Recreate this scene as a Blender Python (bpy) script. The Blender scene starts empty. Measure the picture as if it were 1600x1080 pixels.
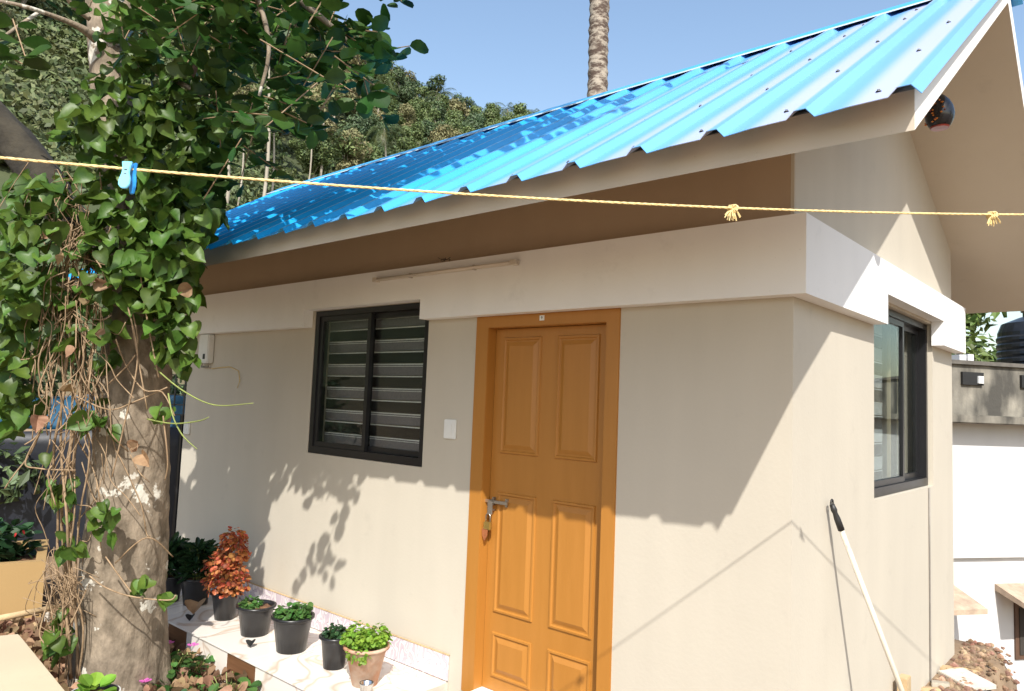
import bpy, bmesh, math, random
from mathutils import Vector, Matrix, noise
R = math.radians
random.seed(7)
sc = bpy.context.scene
col = sc.collection

# ------------------------------------------------------------------ camera
W_, H_ = 1600, 1080
CAM = Vector((1.074, -3.068, 1.605)); YAW, PITCH, ROLL, FPX = R(40.633), R(4.549), R(2.244), 1128.66
fwd = Vector((-math.sin(YAW) * math.cos(PITCH), math.cos(YAW) * math.cos(PITCH), math.sin(PITCH)))
r0 = Vector((math.cos(YAW), math.sin(YAW), 0)); u0 = r0.cross(fwd)
rt = r0 * math.cos(ROLL) + u0 * math.sin(ROLL); up = u0 * math.cos(ROLL) - r0 * math.sin(ROLL)
cd = bpy.data.cameras.new('camera'); cam = bpy.data.objects.new('camera', cd); col.objects.link(cam)
cam.matrix_world = Matrix(((rt.x, up.x, -fwd.x, CAM.x), (rt.y, up.y, -fwd.y, CAM.y), (rt.z, up.z, -fwd.z, CAM.z), (0, 0, 0, 1)))
cd.sensor_width = 36; cd.lens = 36 * FPX / W_; cd.clip_end = 3000; cd.clip_start = .05
sc.camera = cam

def at(px, py, d):
    return CAM + (fwd + rt * ((px - W_ / 2) / FPX) + up * ((H_ / 2 - py) / FPX)) * d
def on(px, py, ax, v):
    dr = at(px, py, 1) - CAM
    return CAM + dr * ((v - CAM[ax]) / dr[ax])

# ------------------------------------------------------------------ light
SUN = Vector((.988, -1, 1.352)).normalized()
el = math.asin(SUN.z); az = math.atan2(SUN.x, SUN.y)
w = bpy.data.worlds.new('World'); sc.world = w; w.use_nodes = True
nt = w.node_tree; bg = nt.nodes['Background']
sky = nt.nodes.new('ShaderNodeTexSky'); sky.sky_type = 'NISHITA'; sky.sun_disc = False
sky.sun_elevation = el; sky.sun_rotation = az; sky.altitude = 200; sky.air_density = 1.35; sky.dust_density = 2.0; sky.ozone_density = 1.2
nt.links.new(sky.outputs[0], bg.inputs[0]); bg.inputs[1].default_value = .15
sl = bpy.data.lights.new('sun', 'SUN'); sl.energy = 4.0; sl.angle = R(.5); sl.color = (1, .965, .90)
so = bpy.data.objects.new('sun', sl); col.objects.link(so); so.rotation_euler = SUN.to_track_quat('Z', 'Y').to_euler()
so.location = (5, -5, 8)
sc.view_settings.view_transform = 'Standard'; sc.view_settings.look = 'None'
sc.view_settings.exposure = 0.6; sc.view_settings.gamma = 1
sc.view_settings.use_curve_mapping = False
sc.render.engine = 'CYCLES'
sc.cycles.max_bounces = 8; sc.cycles.transparent_max_bounces = 8

# ------------------------------------------------------------------ materials
def srgb(r, g, b):
    f = lambda c: ((c / 255 + .055) / 1.055) ** 2.4 if c > 10 else c / 255 / 12.92
    return (f(r), f(g), f(b))
def mat(name, base, rough=.6, var=.12, scale=6, base2=None, bump=0, bscale=40, metal=0, spec=.5, trans=0, rnd=0, detail=4, stretch=None, coat=0):
    m = bpy.data.materials.new(name); m.use_nodes = True; n = m.node_tree.nodes; l = m.node_tree.links
    p = n['Principled BSDF']; p.inputs['Roughness'].default_value = rough; p.inputs['Metallic'].default_value = metal
    p.inputs['Specular IOR Level'].default_value = spec; p.inputs['Coat Weight'].default_value = coat
    tc = n.new('ShaderNodeTexCoord'); src = tc.outputs['Object']
    if stretch:
        mp = n.new('ShaderNodeMapping'); mp.inputs['Scale'].default_value = stretch; l.new(src, mp.inputs[0]); src = mp.outputs[0]
    t = n.new('ShaderNodeTexNoise'); t.inputs['Scale'].default_value = scale; t.inputs['Detail'].default_value = detail; t.inputs['Roughness'].default_value = .6
    l.new(src, t.inputs['Vector'])
    cr = n.new('ShaderNodeValToRGB'); e = cr.color_ramp.elements; e[0].position = .32; e[1].position = .68
    b2 = base2 if base2 else tuple(min(1, c * (1 + var)) for c in base)
    b1 = base if base2 else tuple(c * (1 - var) for c in base)
    e[0].color = (*b1, 1); e[1].color = (*b2, 1)
    l.new(t.outputs[0], cr.inputs[0]); out = cr.outputs[0]
    if rnd:
        gi = n.new('ShaderNodeNewGeometry'); oi = n.new('ShaderNodeObjectInfo'); ad = n.new('ShaderNodeMath'); ad.operation = 'ADD'
        l.new(gi.outputs['Random Per Island'], ad.inputs[0]); l.new(oi.outputs['Random'], ad.inputs[1])
        fr = n.new('ShaderNodeMath'); fr.operation = 'FRACT'; l.new(ad.outputs[0], fr.inputs[0])
        hs = n.new('ShaderNodeHueSaturation')
        mr = n.new('ShaderNodeMapRange'); mr.inputs[3].default_value = 1 - rnd; mr.inputs[4].default_value = 1 + rnd; l.new(fr.outputs[0], mr.inputs[0]); l.new(mr.outputs[0], hs.inputs['Value'])
        wn = n.new('ShaderNodeTexWhiteNoise'); wn.noise_dimensions = '1D'; l.new(fr.outputs[0], wn.inputs['W'])
        m2 = n.new('ShaderNodeMapRange'); m2.inputs[3].default_value = .5 - rnd * .06; m2.inputs[4].default_value = .5 + rnd * .05; l.new(wn.outputs[0], m2.inputs[0]); l.new(m2.outputs[0], hs.inputs['Hue'])
        l.new(out, hs.inputs['Color']); out = hs.outputs[0]
    l.new(out, p.inputs['Base Color'])
    if bump:
        t2 = n.new('ShaderNodeTexNoise'); t2.inputs['Scale'].default_value = bscale; t2.inputs['Detail'].default_value = 5; l.new(src, t2.inputs['Vector'])
        b = n.new('ShaderNodeBump'); b.inputs['Strength'].default_value = bump; b.inputs['Distance'].default_value = .01
        l.new(t2.outputs[0], b.inputs['Height']); l.new(b.outputs[0], p.inputs['Normal'])
    if trans:
        tr = n.new('ShaderNodeBsdfTranslucent'); mx = n.new('ShaderNodeMixShader'); mx.inputs[0].default_value = trans
        hs2 = n.new('ShaderNodeHueSaturation'); hs2.inputs['Value'].default_value = 1.5; hs2.inputs['Hue'].default_value = .48; l.new(out, hs2.inputs['Color'])
        l.new(hs2.outputs[0], tr.inputs[0]); l.new(p.outputs[0], mx.inputs[1]); l.new(tr.outputs[0], mx.inputs[2])
        l.new(mx.outputs[0], n['Material Output'].inputs[0])
    return m
def glass_mat():
    m = bpy.data.materials.new('window_glass'); m.use_nodes = True; n = m.node_tree.nodes; l = m.node_tree.links
    n.remove(n['Principled BSDF'])
    g = n.new('ShaderNodeBsdfGlossy'); g.inputs['Roughness'].default_value = .02; g.inputs[0].default_value = (.9, .97, .95, 1)
    t = n.new('ShaderNodeBsdfTransparent'); t.inputs[0].default_value = (.84, .86, .85, 1)
    lw_ = n.new('ShaderNodeLayerWeight'); lw_.inputs[0].default_value = .5
    pw = n.new('ShaderNodeMath'); pw.operation = 'POWER'; pw.inputs[1].default_value = 5.5; l.new(lw_.outputs['Facing'], pw.inputs[0])
    f = n.new('ShaderNodeMapRange'); f.inputs[3].default_value = .03; f.inputs[4].default_value = .9; l.new(pw.outputs[0], f.inputs[0])
    mx = n.new('ShaderNodeMixShader'); l.new(f.outputs[0], mx.inputs[0]); l.new(t.outputs[0], mx.inputs[1]); l.new(g.outputs[0], mx.inputs[2])
    l.new(mx.outputs[0], n['Material Output'].inputs[0]); return m
def wall_mat(name, c, dirt=.05):
    """painted plaster: broad faint mottling, faint vertical streaks, roller grain"""
    m = bpy.data.materials.new(name); m.use_nodes = True; n = m.node_tree.nodes; l = m.node_tree.links
    p = n['Principled BSDF']; p.inputs['Roughness'].default_value = .72; p.inputs['Specular IOR Level'].default_value = .25
    tc = n.new('ShaderNodeTexCoord')
    a = n.new('ShaderNodeTexNoise'); a.inputs['Scale'].default_value = 1.3; a.inputs['Detail'].default_value = 6; l.new(tc.outputs['Object'], a.inputs['Vector'])
    mp = n.new('ShaderNodeMapping'); mp.inputs['Scale'].default_value = (5, 5, .8); l.new(tc.outputs['Object'], mp.inputs[0])
    b = n.new('ShaderNodeTexNoise'); b.inputs['Scale'].default_value = 1.0; b.inputs['Detail'].default_value = 5; l.new(mp.outputs[0], b.inputs['Vector'])
    mul = n.new('ShaderNodeMath'); mul.operation = 'ADD'; l.new(a.outputs[0], mul.inputs[0]); l.new(b.outputs[0], mul.inputs[1])
    mr = n.new('ShaderNodeMapRange'); mr.inputs[1].default_value = .6; mr.inputs[2].default_value = 1.4; mr.inputs[3].default_value = 1 - dirt; mr.inputs[4].default_value = 1 + dirt
    l.new(mul.outputs[0], mr.inputs[0])
    mx = n.new('ShaderNodeMix'); mx.data_type = 'RGBA'; mx.blend_type = 'MULTIPLY'; mx.inputs[0].default_value = 1
    st = n.new('ShaderNodeTexNoise'); st.inputs['Scale'].default_value = 4.5; st.inputs['Detail'].default_value = 9; st.inputs['Roughness'].default_value = .68; l.new(tc.outputs['Object'], st.inputs['Vector'])
    sm_ = n.new('ShaderNodeMapRange'); sm_.inputs[1].default_value = .60; sm_.inputs[2].default_value = .78; sm_.inputs[3].default_value = 0; sm_.inputs[4].default_value = .55; l.new(st.outputs[0], sm_.inputs[0])
    m0 = n.new('ShaderNodeMix'); m0.data_type = 'RGBA'; l.new(sm_.outputs[0], m0.inputs[0]); m0.inputs[6].default_value = (*c, 1); m0.inputs[7].default_value = (*[k * .8 for k in c], 1)
    sp = n.new('ShaderNodeTexNoise'); sp.inputs['Scale'].default_value = 90; sp.inputs['Detail'].default_value = 2; l.new(tc.outputs['Object'], sp.inputs['Vector'])
    s2 = n.new('ShaderNodeMapRange'); s2.inputs[1].default_value = .73; s2.inputs[2].default_value = .76; s2.inputs[4].default_value = .35; l.new(sp.outputs[0], s2.inputs[0])
    m1 = n.new('ShaderNodeMix'); m1.data_type = 'RGBA'; l.new(s2.outputs[0], m1.inputs[0]); l.new(m0.outputs[2], m1.inputs[6]); m1.inputs[7].default_value = (*[k * .6 for k in c], 1); l.new(m1.outputs[2], mx.inputs[6])
    l.new(mr.outputs[0], mx.inputs[7]); l.new(mx.outputs[2], p.inputs['Base Color'])
    t2 = n.new('ShaderNodeTexNoise'); t2.inputs['Scale'].default_value = 55; t2.inputs['Detail'].default_value = 4; l.new(tc.outputs['Object'], t2.inputs['Vector'])
    t3 = n.new('ShaderNodeTexNoise'); t3.inputs['Scale'].default_value = 4; l.new(tc.outputs['Object'], t3.inputs['Vector'])
    ad = n.new('ShaderNodeMath'); ad.operation = 'MULTIPLY_ADD'; ad.inputs[1].default_value = 3.0; l.new(t3.outputs[0], ad.inputs[0]); l.new(t2.outputs[0], ad.inputs[2])
    bm_ = n.new('ShaderNodeBump'); bm_.inputs['Strength'].default_value = .12; bm_.inputs['Distance'].default_value = .006; l.new(ad.outputs[0], bm_.inputs['Height']); l.new(bm_.outputs[0], p.inputs['Normal'])
    return m

M = {}
M['wall'] = wall_mat('beige_plaster', (.53, .482, .40))
M['band'] = wall_mat('white_band_paint', (.82, .82, .815), .04)
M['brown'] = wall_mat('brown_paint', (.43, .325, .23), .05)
M['soffit'] = wall_mat('cream_paint', (.56, .49, .40), .03)
M['rake'] = wall_mat('white_rake_paint', (.80, .78, .74), .03)
M['roof'] = mat('blue_coated_steel', (.012, .33, .74), .30, .06, 1.2, bump=.04, bscale=3, spec=.6)
M['roof_edge'] = mat('cap_steel', (.06, .40, .80), .35, .08, 2, spec=.6)
M['lip'] = mat('cut_steel_edge', (.60, .70, .82), .4, .08, 12)
M['screw'] = mat('screw_head', (.12, .12, .13), .4, .1, 20, metal=.6)
M['door'] = mat('orange_door_paint', (.39, .165, .027), .46, .05, 4, base2=(.42, .18, .032), bump=.08, bscale=18, stretch=(5, 5, .5), detail=8)
M['frame_black'] = mat('black_aluminium', (.012, .012, .014), .35, .1, 5)
M['glass'] = glass_mat()
M['slat_grey'] = mat('blind_cloth', (.23, .21, .23), .9, .1, 60)
M['slat_dark'] = mat('blind_sheer', (.012, .010, .010), .9, .1, 60)
M['slat_line'] = mat('blind_thread', (.95, .93, .90), .8, .1, 60)
M['slat_pale'] = mat('blind_pale', (.38, .40, .41), .8, .1, 60)
M['curtain'] = mat('curtain_cloth', (.42, .36, .24), .9, .1, 20)
M['dark'] = mat('room_dark', (.04, .035, .03), .9, .1, 3)
M['plastic'] = mat('white_plastic', (.75, .75, .72), .35, .04, 8)
M['metal'] = mat('dull_steel', (.45, .42, .38), .35, .2, 25, metal=.9)
M['brass'] = mat('brass_lock', (.62, .45, .15), .3, .15, 25, metal=.9)
M['potblack'] = mat('black_pot_plastic', (.016, .016, .018), .32, .3, 14, bump=.05, bscale=20)
M['soil'] = mat('potting_soil', (.09, .045, .025), .95, .3, 40, base2=(.20, .10, .05), bump=.8, bscale=60)
M['rope'] = mat('yellow_rope', (.72, .55, .25), .7, .25, 120, bump=.3, bscale=300)
M['peg'] = mat('pale_blue_plastic', (.22, .62, .85), .35, .05, 10)
M['peg2'] = mat('deep_blue_plastic', (.03, .30, .75), .35, .05, 10)
M['navy'] = mat('navy_tarp', (.004, .006, .013), .5, .3, 4, bump=.5, bscale=6)
M['bluetarp'] = mat('blue_tarp', (.010, .085, .17), .5, .15, 4, bump=.4, bscale=6)
M['pole'] = mat('cream_pole', (.62, .56, .46), .4, .04, 8)
M['rubber'] = mat('black_rubber', (.02, .02, .02), .5, .1, 10)
M['litterw'] = mat('cut_timber', (.50, .36, .20), .8, .2, 12, bump=.3)

def glare_roof():
    """sky glare painted into the sheet colour, strongest on pans near the gable"""
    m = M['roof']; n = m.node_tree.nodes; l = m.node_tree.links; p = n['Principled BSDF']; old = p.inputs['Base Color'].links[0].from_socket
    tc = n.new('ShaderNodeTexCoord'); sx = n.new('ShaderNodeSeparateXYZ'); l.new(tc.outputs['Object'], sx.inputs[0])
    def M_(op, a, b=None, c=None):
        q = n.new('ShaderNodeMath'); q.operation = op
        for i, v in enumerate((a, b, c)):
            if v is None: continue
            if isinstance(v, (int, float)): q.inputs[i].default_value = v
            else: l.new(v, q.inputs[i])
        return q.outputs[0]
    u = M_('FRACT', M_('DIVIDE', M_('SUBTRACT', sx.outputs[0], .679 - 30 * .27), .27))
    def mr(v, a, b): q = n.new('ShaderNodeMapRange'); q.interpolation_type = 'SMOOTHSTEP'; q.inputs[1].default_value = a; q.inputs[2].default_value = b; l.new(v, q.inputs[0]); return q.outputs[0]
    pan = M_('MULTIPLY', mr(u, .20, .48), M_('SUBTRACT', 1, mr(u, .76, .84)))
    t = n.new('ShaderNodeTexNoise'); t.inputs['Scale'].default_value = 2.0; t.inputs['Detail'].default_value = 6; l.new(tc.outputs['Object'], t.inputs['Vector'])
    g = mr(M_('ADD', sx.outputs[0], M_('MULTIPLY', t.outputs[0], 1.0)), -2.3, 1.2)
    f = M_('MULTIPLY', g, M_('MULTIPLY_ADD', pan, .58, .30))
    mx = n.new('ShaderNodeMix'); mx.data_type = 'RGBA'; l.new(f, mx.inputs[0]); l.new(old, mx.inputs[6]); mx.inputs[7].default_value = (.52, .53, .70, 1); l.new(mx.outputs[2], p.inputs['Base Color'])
glare_roof()
# ------------------------------------------------------------------ helpers
def tag(o, label=None, cat=None, group=None, kind=None):
    if label: o['label'] = label
    if cat: o['category'] = cat
    if group: o['group'] = group
    if kind: o['kind'] = kind
    return o
def empty(name, loc=(0, 0, 0), rz=0, **k):
    o = bpy.data.objects.new(name, None); col.objects.link(o); o.location = loc; o.rotation_euler = (0, 0, rz); o.empty_display_size = .2
    return tag(o, **k)
def place(o, parent):
    o.parent = parent; return o
class MB:
    def __init__(s): s.v = []; s.f = []; s.mi = []; s.cur = 0
    def add(s, vs, fs):
        k = len(s.v); s.v += [tuple(a) for a in vs]; s.f += [tuple(i + k for i in f) for f in fs]; s.mi += [s.cur] * len(fs)
    def box(s, a, b, fn=None):
        x0, y0, z0 = a; x1, y1, z1 = b
        vs = [(x, y, z) for z in (z0, z1) for y in (y0, y1) for x in (x0, x1)]
        if fn: vs = [fn(*p) for p in vs]
        s.add(vs, [(0, 2, 3, 1), (4, 5, 7, 6), (0, 1, 5, 4), (2, 6, 7, 3), (0, 4, 6, 2), (1, 3, 7, 5)]); return s
    def prism(s, poly, lo, hi, axis=0):
        """poly of 2D points, extruded along axis"""
        n = len(poly)
        def mk(p, t): return {0: (t, p[0], p[1]), 1: (p[0], t, p[1]), 2: (p[0], p[1], t)}[axis]
        s.add([mk(p, lo) for p in poly] + [mk(p, hi) for p in poly],
              [tuple(range(n))[::-1], tuple(range(n, 2 * n))] + [(i, (i + 1) % n, n + (i + 1) % n, n + i) for i in range(n)]); return s
    def lathe(s, prof, c=(0, 0, 0), n=20, fn=None):
        vs = []; fs = []
        for r, z in prof:
            for i in range(n):
                a = 2 * math.pi * i / n; vs.append((c[0] + r * math.cos(a), c[1] + r * math.sin(a), c[2] + z))
        for j in range(len(prof) - 1):
            for i in range(n):
                fs.append((j * n + i, j * n + (i + 1) % n, (j + 1) * n + (i + 1) % n, (j + 1) * n + i))
        if fn: vs = [fn(*p) for p in vs]
        s.add(vs, fs); return s
    def tube(s, pts, rad, n=8, cap=True, wob=0):
        pts = [Vector(p) for p in pts]; m = len(pts); vs = []; fs = []
        rr = rad if isinstance(rad, (list, tuple)) else [rad] * m
        ref = Vector((.31, .2, .93))
        for j, p in enumerate(pts):
            t = (pts[min(j + 1, m - 1)] - pts[max(j - 1, 0)])
            t = t.normalized() if t.length > 1e-9 else Vector((0, 0, 1))
            a = t.cross(ref)
            if a.length < .05: a = t.cross(Vector((1, 0, 0)))
            a.normalize(); b = t.cross(a)
            for i in range(n):
                an = 2 * math.pi * i / n; q = a * math.cos(an) + b * math.sin(an)
                r = rr[j]
                if wob: r *= 1 + wob * noise.noise(p * 1.7 + q * 1.3) + wob * .5 * noise.noise(p * 6 + q * 4)
                vs.append(p + q * r)
        for j in range(m - 1):
            for i in range(n):
                fs.append((j * n + i, j * n + (i + 1) % n, (j + 1) * n + (i + 1) % n, (j + 1) * n + i))
        if cap: fs += [tuple(range(n))[::-1], tuple(range((m - 1) * n, m * n))]
        s.add(vs, fs); return s
    def build(s, name, mt, parent=None, smooth=False, bevel=0, **k):
        me = bpy.data.meshes.new(name); me.from_pydata(s.v, [], s.f)
        for m_ in (mt if isinstance(mt, (list, tuple)) else [mt]): me.materials.append(m_) if m_ else None
        if isinstance(mt, (list, tuple)): me.polygons.foreach_set('material_index', s.mi)
        bm = bmesh.new(); bm.from_mesh(me); bmesh.ops.recalc_face_normals(bm, faces=bm.faces) if len(s.f) < 4000 else None
        if bevel: bmesh.ops.bevel(bm, geom=list(bm.edges), offset=bevel, segments=2, affect='EDGES')
        bm.to_mesh(me); bm.free()
        if smooth: me.polygons.foreach_set('use_smooth', [True] * len(me.polygons))
        me.update(); o = bpy.data.objects.new(name, me); col.objects.link(o)
        if parent: o.parent = parent
        return tag(o, **k)
def inst(o, parent=None, loc=None, mtx=None):
    c = o.copy(); col.objects.link(c)
    if parent is not None: c.parent = parent
    if loc is not None: c.location = loc
    if mtx is not None: c.matrix_local = mtx
    return c
def copy_tree(o, parent=None):
    c = o.copy(); col.objects.link(c)
    if parent: c.parent = parent
    for ch in list(o.children): copy_tree(ch, c)
    return c
def smooth(t): t = max(0, min(1, t)); return t * t * (3 - 2 * t)

# ------------------------------------------------------------------ ground
def height(x, y):
    z = -.06
    z += -.15 * smooth((-x - 2.0) / .5) * smooth((-y + .2) / .5)                 # planting bed left of the steps
    z += -1.6 * max(smooth((x - .30 - .1 * noise.noise(Vector((x * 3, y * 3, 2)))) / .35) * smooth((y - .3) / 1.3), smooth((y - 3.5) / .8) * smooth((x + 4) / 2))
    # hillside behind and to the left
    dx, dy = x - 1, y + 3; d = math.hypot(dx, dy); phi = math.degrees(math.atan2(-dx, dy))
    prof = [(-180, 0), (0, 0), (12, 9), (24, 20), (36, 39), (42, 41), (47, 43), (52, 49), (58, 60), (66, 72), (85, 80), (110, 60), (150, 10), (180, 0)]
    hh = 0
    for (a, ha), (b, hb) in zip(prof, prof[1:]):
        if a <= phi <= b: hh = ha + (hb - ha) * (phi - a) / (b - a); break
    t = max(0, d - 14) / 100
    z += hh * (min(t, 1.0) ** 1.15 + max(0, min(t - 1, 3)) * .12)
    if d > 20: z += (noise.noise(Vector((x * .03, y * .03, 1))) * 2.5) * min(1, (d - 20) / 30)
    elif d > 3 and x < -2: z += noise.noise(Vector((x * 1.4, y * 1.4, 4))) * .04
    return z
def terrain():
    rad = [0]; r = .35
    while r < 900: rad.append(r); r *= 1.032 if r < 9 else 1.075 if r < 60 else 1.12
    n = 300; vs = [(0, -1, height(0, -1))]; fs = []
    for r in rad[1:]:
        for i in range(n):
            a = 2 * math.pi * i / n; x = r * math.cos(a); y = -1 + r * math.sin(a); vs.append((x, y, height(x, y)))
    for i in range(n): fs.append((0, 1 + i, 1 + (i + 1) % n))
    for j in range(len(rad) - 2):
        for i in range(n):
            a = 1 + j * n + i; b = 1 + j * n + (i + 1) % n; fs.append((a, a + n, b + n, b))
    m = MB(); m.add(vs, fs); return m
M['ground'] = mat('red_brown_earth', (.15, .095, .055), .95, .3, 3, base2=(.30, .21, .13), bump=.9, bscale=22)
n_ = M['ground'].node_tree; g_ = n_.nodes; l_ = n_.links; P_ = g_['Principled BSDF']
old = P_.inputs['Base Color'].links[0].from_socket; geo = g_.new('ShaderNodeNewGeometry'); sx = g_.new('ShaderNodeSeparateXYZ'); l_.new(geo.outputs['Position'], sx.inputs[0])
mr_ = g_.new('ShaderNodeMapRange'); mr_.inputs[1].default_value = .5; mr_.inputs[2].default_value = 3; l_.new(sx.outputs['Z'], mr_.inputs[0])
tn = g_.new('ShaderNodeTexNoise'); tn.inputs['Scale'].default_value = .4; tn.inputs['Detail'].default_value = 8; l_.new(geo.outputs['Position'], tn.inputs['Vector'])
cr_ = g_.new('ShaderNodeValToRGB'); cr_.color_ramp.elements[0].color = (.018, .035, .010, 1); cr_.color_ramp.elements[1].color = (.09, .10, .04, 1); l_.new(tn.outputs[0], cr_.inputs[0])
mx_ = g_.new('ShaderNodeMix'); mx_.data_type = 'RGBA'; l_.new(mr_.outputs[0], mx_.inputs[0]); l_.new(old, mx_.inputs[6]); l_.new(cr_.outputs[0], mx_.inputs[7]); l_.new(mx_.outputs[2], P_.inputs['Base Color'])
terrain().build('ground', M['ground'], smooth=True, kind='structure')

# ------------------------------------------------------------------ house
XL, D, PB = -5.415, 3.07, .076          # left end, depth, band projection
ZB, ZT = 2.10, 2.436
E_, G_, ZE = .915, .643, 2.39           # overhangs, soffit level at the front eave
YR, ZR, EB, ZEB = 1.226, 3.748, .768, 2.485
XLE = XL - .64
TA = .026                               # the side wall is slightly out of square
def sh(x, y, z): return (x + TA * max(y, 0), y, z)
house = empty('small_house', label='small beige one-room house with blue ribbed metal roof and orange door', cat='house')

def wall_grid(us, vs, holes, fn, t):
    """wall with openings as one closed shell: fn(u, v, depth) -> xyz"""
    m = MB(); nu, nv = len(us) - 1, len(vs) - 1
    def hole(i, j):
        if i < 0 or j < 0 or i >= nu or j >= nv: return True
        uc, vc = (us[i] + us[i + 1]) / 2, (vs[j] + vs[j + 1]) / 2
        return any(a < uc < b and c < vc < d for a, b, c, d in holes)
    for i in range(nu):
        for j in range(nv):
            if hole(i, j): continue
            u0_, u1_, v0_, v1_ = us[i], us[i + 1], vs[j], vs[j + 1]
            for dep in (0, t): m.add([fn(u0_, v0_, dep), fn(u1_, v0_, dep), fn(u1_, v1_, dep), fn(u0_, v1_, dep)], [(0, 1, 2, 3)])
            if hole(i - 1, j): m.add([fn(u0_, v0_, 0), fn(u0_, v0_, t), fn(u0_, v1_, t), fn(u0_, v1_, 0)], [(0, 1, 2, 3)])
            if hole(i + 1, j): m.add([fn(u1_, v0_, 0), fn(u1_, v0_, t), fn(u1_, v1_, t), fn(u1_, v1_, 0)], [(0, 1, 2, 3)])
            if hole(i, j - 1): m.add([fn(u0_, v0_, 0), fn(u0_, v0_, t), fn(u1_, v0_, t), fn(u1_, v0_, 0)], [(0, 1, 2, 3)])
            if hole(i, j + 1): m.add([fn(u0_, v1_, 0), fn(u0_, v1_, t), fn(u1_, v1_, t), fn(u1_, v1_, 0)], [(0, 1, 2, 3)])
    return m
W1 = (-3.475, -2.250, 1.189, 2.221)      # front window opening
DR = (-1.835, -.850, -.02, 2.10)         # door opening (outer edge of its frame)
fw = wall_grid([XL, W1[0], W1[1], DR[0], DR[1], 0], [-.25, -.02, W1[2], DR[3], W1[3], 2.42], [W1, DR], lambda u, v, d: (u + (TA * d if u == 0 else 0), d, v), .15)
fw.build('wall', M['wall'], house)
W2 = (1.144, 2.470, 1.165, 2.245)        # side window opening (y, z)
sw = wall_grid([.15, W2[0], W2[1], D], [-.45, W2[2], W2[3], 2.42], [W2], lambda u, v, d: sh(-d, u, v), .15)
sw.build('wall', M['wall'], house)
m = MB(); m.box((XL, .152, -.25), (XL + .15, D, 2.42)); m.box((XL + .152, D - .15, -.25), (-.15 + TA * D, D, 2.42)); m.build('wall', M['wall'], house)
MB().box((XL + .16, .16, -.1), (-.16, D - .16, -.02)).build('floor', M['dark'], house)
def under(y): return ZE + (ZR - ZE) * (y + E_) / (YR + E_) if y <= YR else ZR - (ZR - ZEB) * (y - YR) / (D + EB - YR)
# gable walls and the brown strip under the eave
for x0, x1 in ((-.15, 0), (XL, XL + .15)):
    pr = [(0.014, 2.421), (D, 2.421), (D, under(D) + .02), (YR, ZR + .02), (0.014, under(0.014) + .02)]
    m = MB(); n = len(pr); f_ = sh if x0 > -1 else (lambda x, y, z: (x, y, z))
    m.add([f_(x0, *p) for p in pr] + [f_(x1, *p) for p in pr], [tuple(range(n)), tuple(range(n, 2 * n))[::-1]] + [(i, (i + 1) % n, n + (i + 1) % n, n + i) for i in range(n)])
    m.build('gable_wall', M['wall'], house)
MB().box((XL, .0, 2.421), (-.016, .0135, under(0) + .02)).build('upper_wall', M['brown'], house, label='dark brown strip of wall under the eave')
MB().box((-.0155, .0, 2.421), (0, .0135, under(0) + .02)).build('upper_wall', M['wall'], house)
MB().box((XL + .15, D - .14, 2.42), (-.15, D - .002, under(D) + .02)).build('upper_wall', M['wall'], house)
# projecting white band with notches over the windows
NL, NR, NZ = -3.505, -2.256, 2.224
def notch_poly(u0_, u1_, a, b, top):
    return [(u0_, ZB), (a, ZB), (a, top), (b, top), (b, ZB), (u1_, ZB), (u1_, ZT), (u0_, ZT)]
pl = notch_poly(XL, PB, NL, NR, NZ)
MB().prism(pl, -PB, -.001, 1).build('lintel_band', M['band'], house, label='white projecting band running above window and door')
pl = notch_poly(-.001, D + PB, 1.12, 2.44, 2.262); m = MB(); n = len(pl)
m.add([sh(.001, *p) for p in pl] + [sh(PB, *p) for p in pl], [tuple(range(n)), tuple(range(n, 2 * n))[::-1]] + [(i, (i + 1) % n, n + (i + 1) % n, n + i) for i in range(n)])
m.build('lintel_band', M['band'], house, label='white projecting band notched over the side window')
# roof slab (sloped concrete) with fascia and rake faces
TH = .115
slab = [(-E_, ZE), (YR, ZR), (D + EB, ZEB), (D + EB, ZEB + TH), (YR, ZR + TH), (-E_, ZE + TH)]
roof = MB(); roof.cur = 0; x0, x1 = XLE, G_; n = 6
roof.add([(x0, *p) for p in slab] + [(x1, *p) for p in slab], [(0, 1, 7, 6), (1, 2, 8, 7), (2, 3, 9, 8), (3, 4, 10, 9), (4, 5, 11, 10), (5, 0, 6, 11)])
roof.cur = 1; roof.add([(x0, *p) for p in slab] + [(x1, *p) for p in slab], [(0, 5, 4, 1), (1, 4, 3, 2), (6, 7, 10, 11), (7, 8, 9, 10)])
roof = roof.build('roof', [M['soffit'], M['rake']], house)
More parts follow.
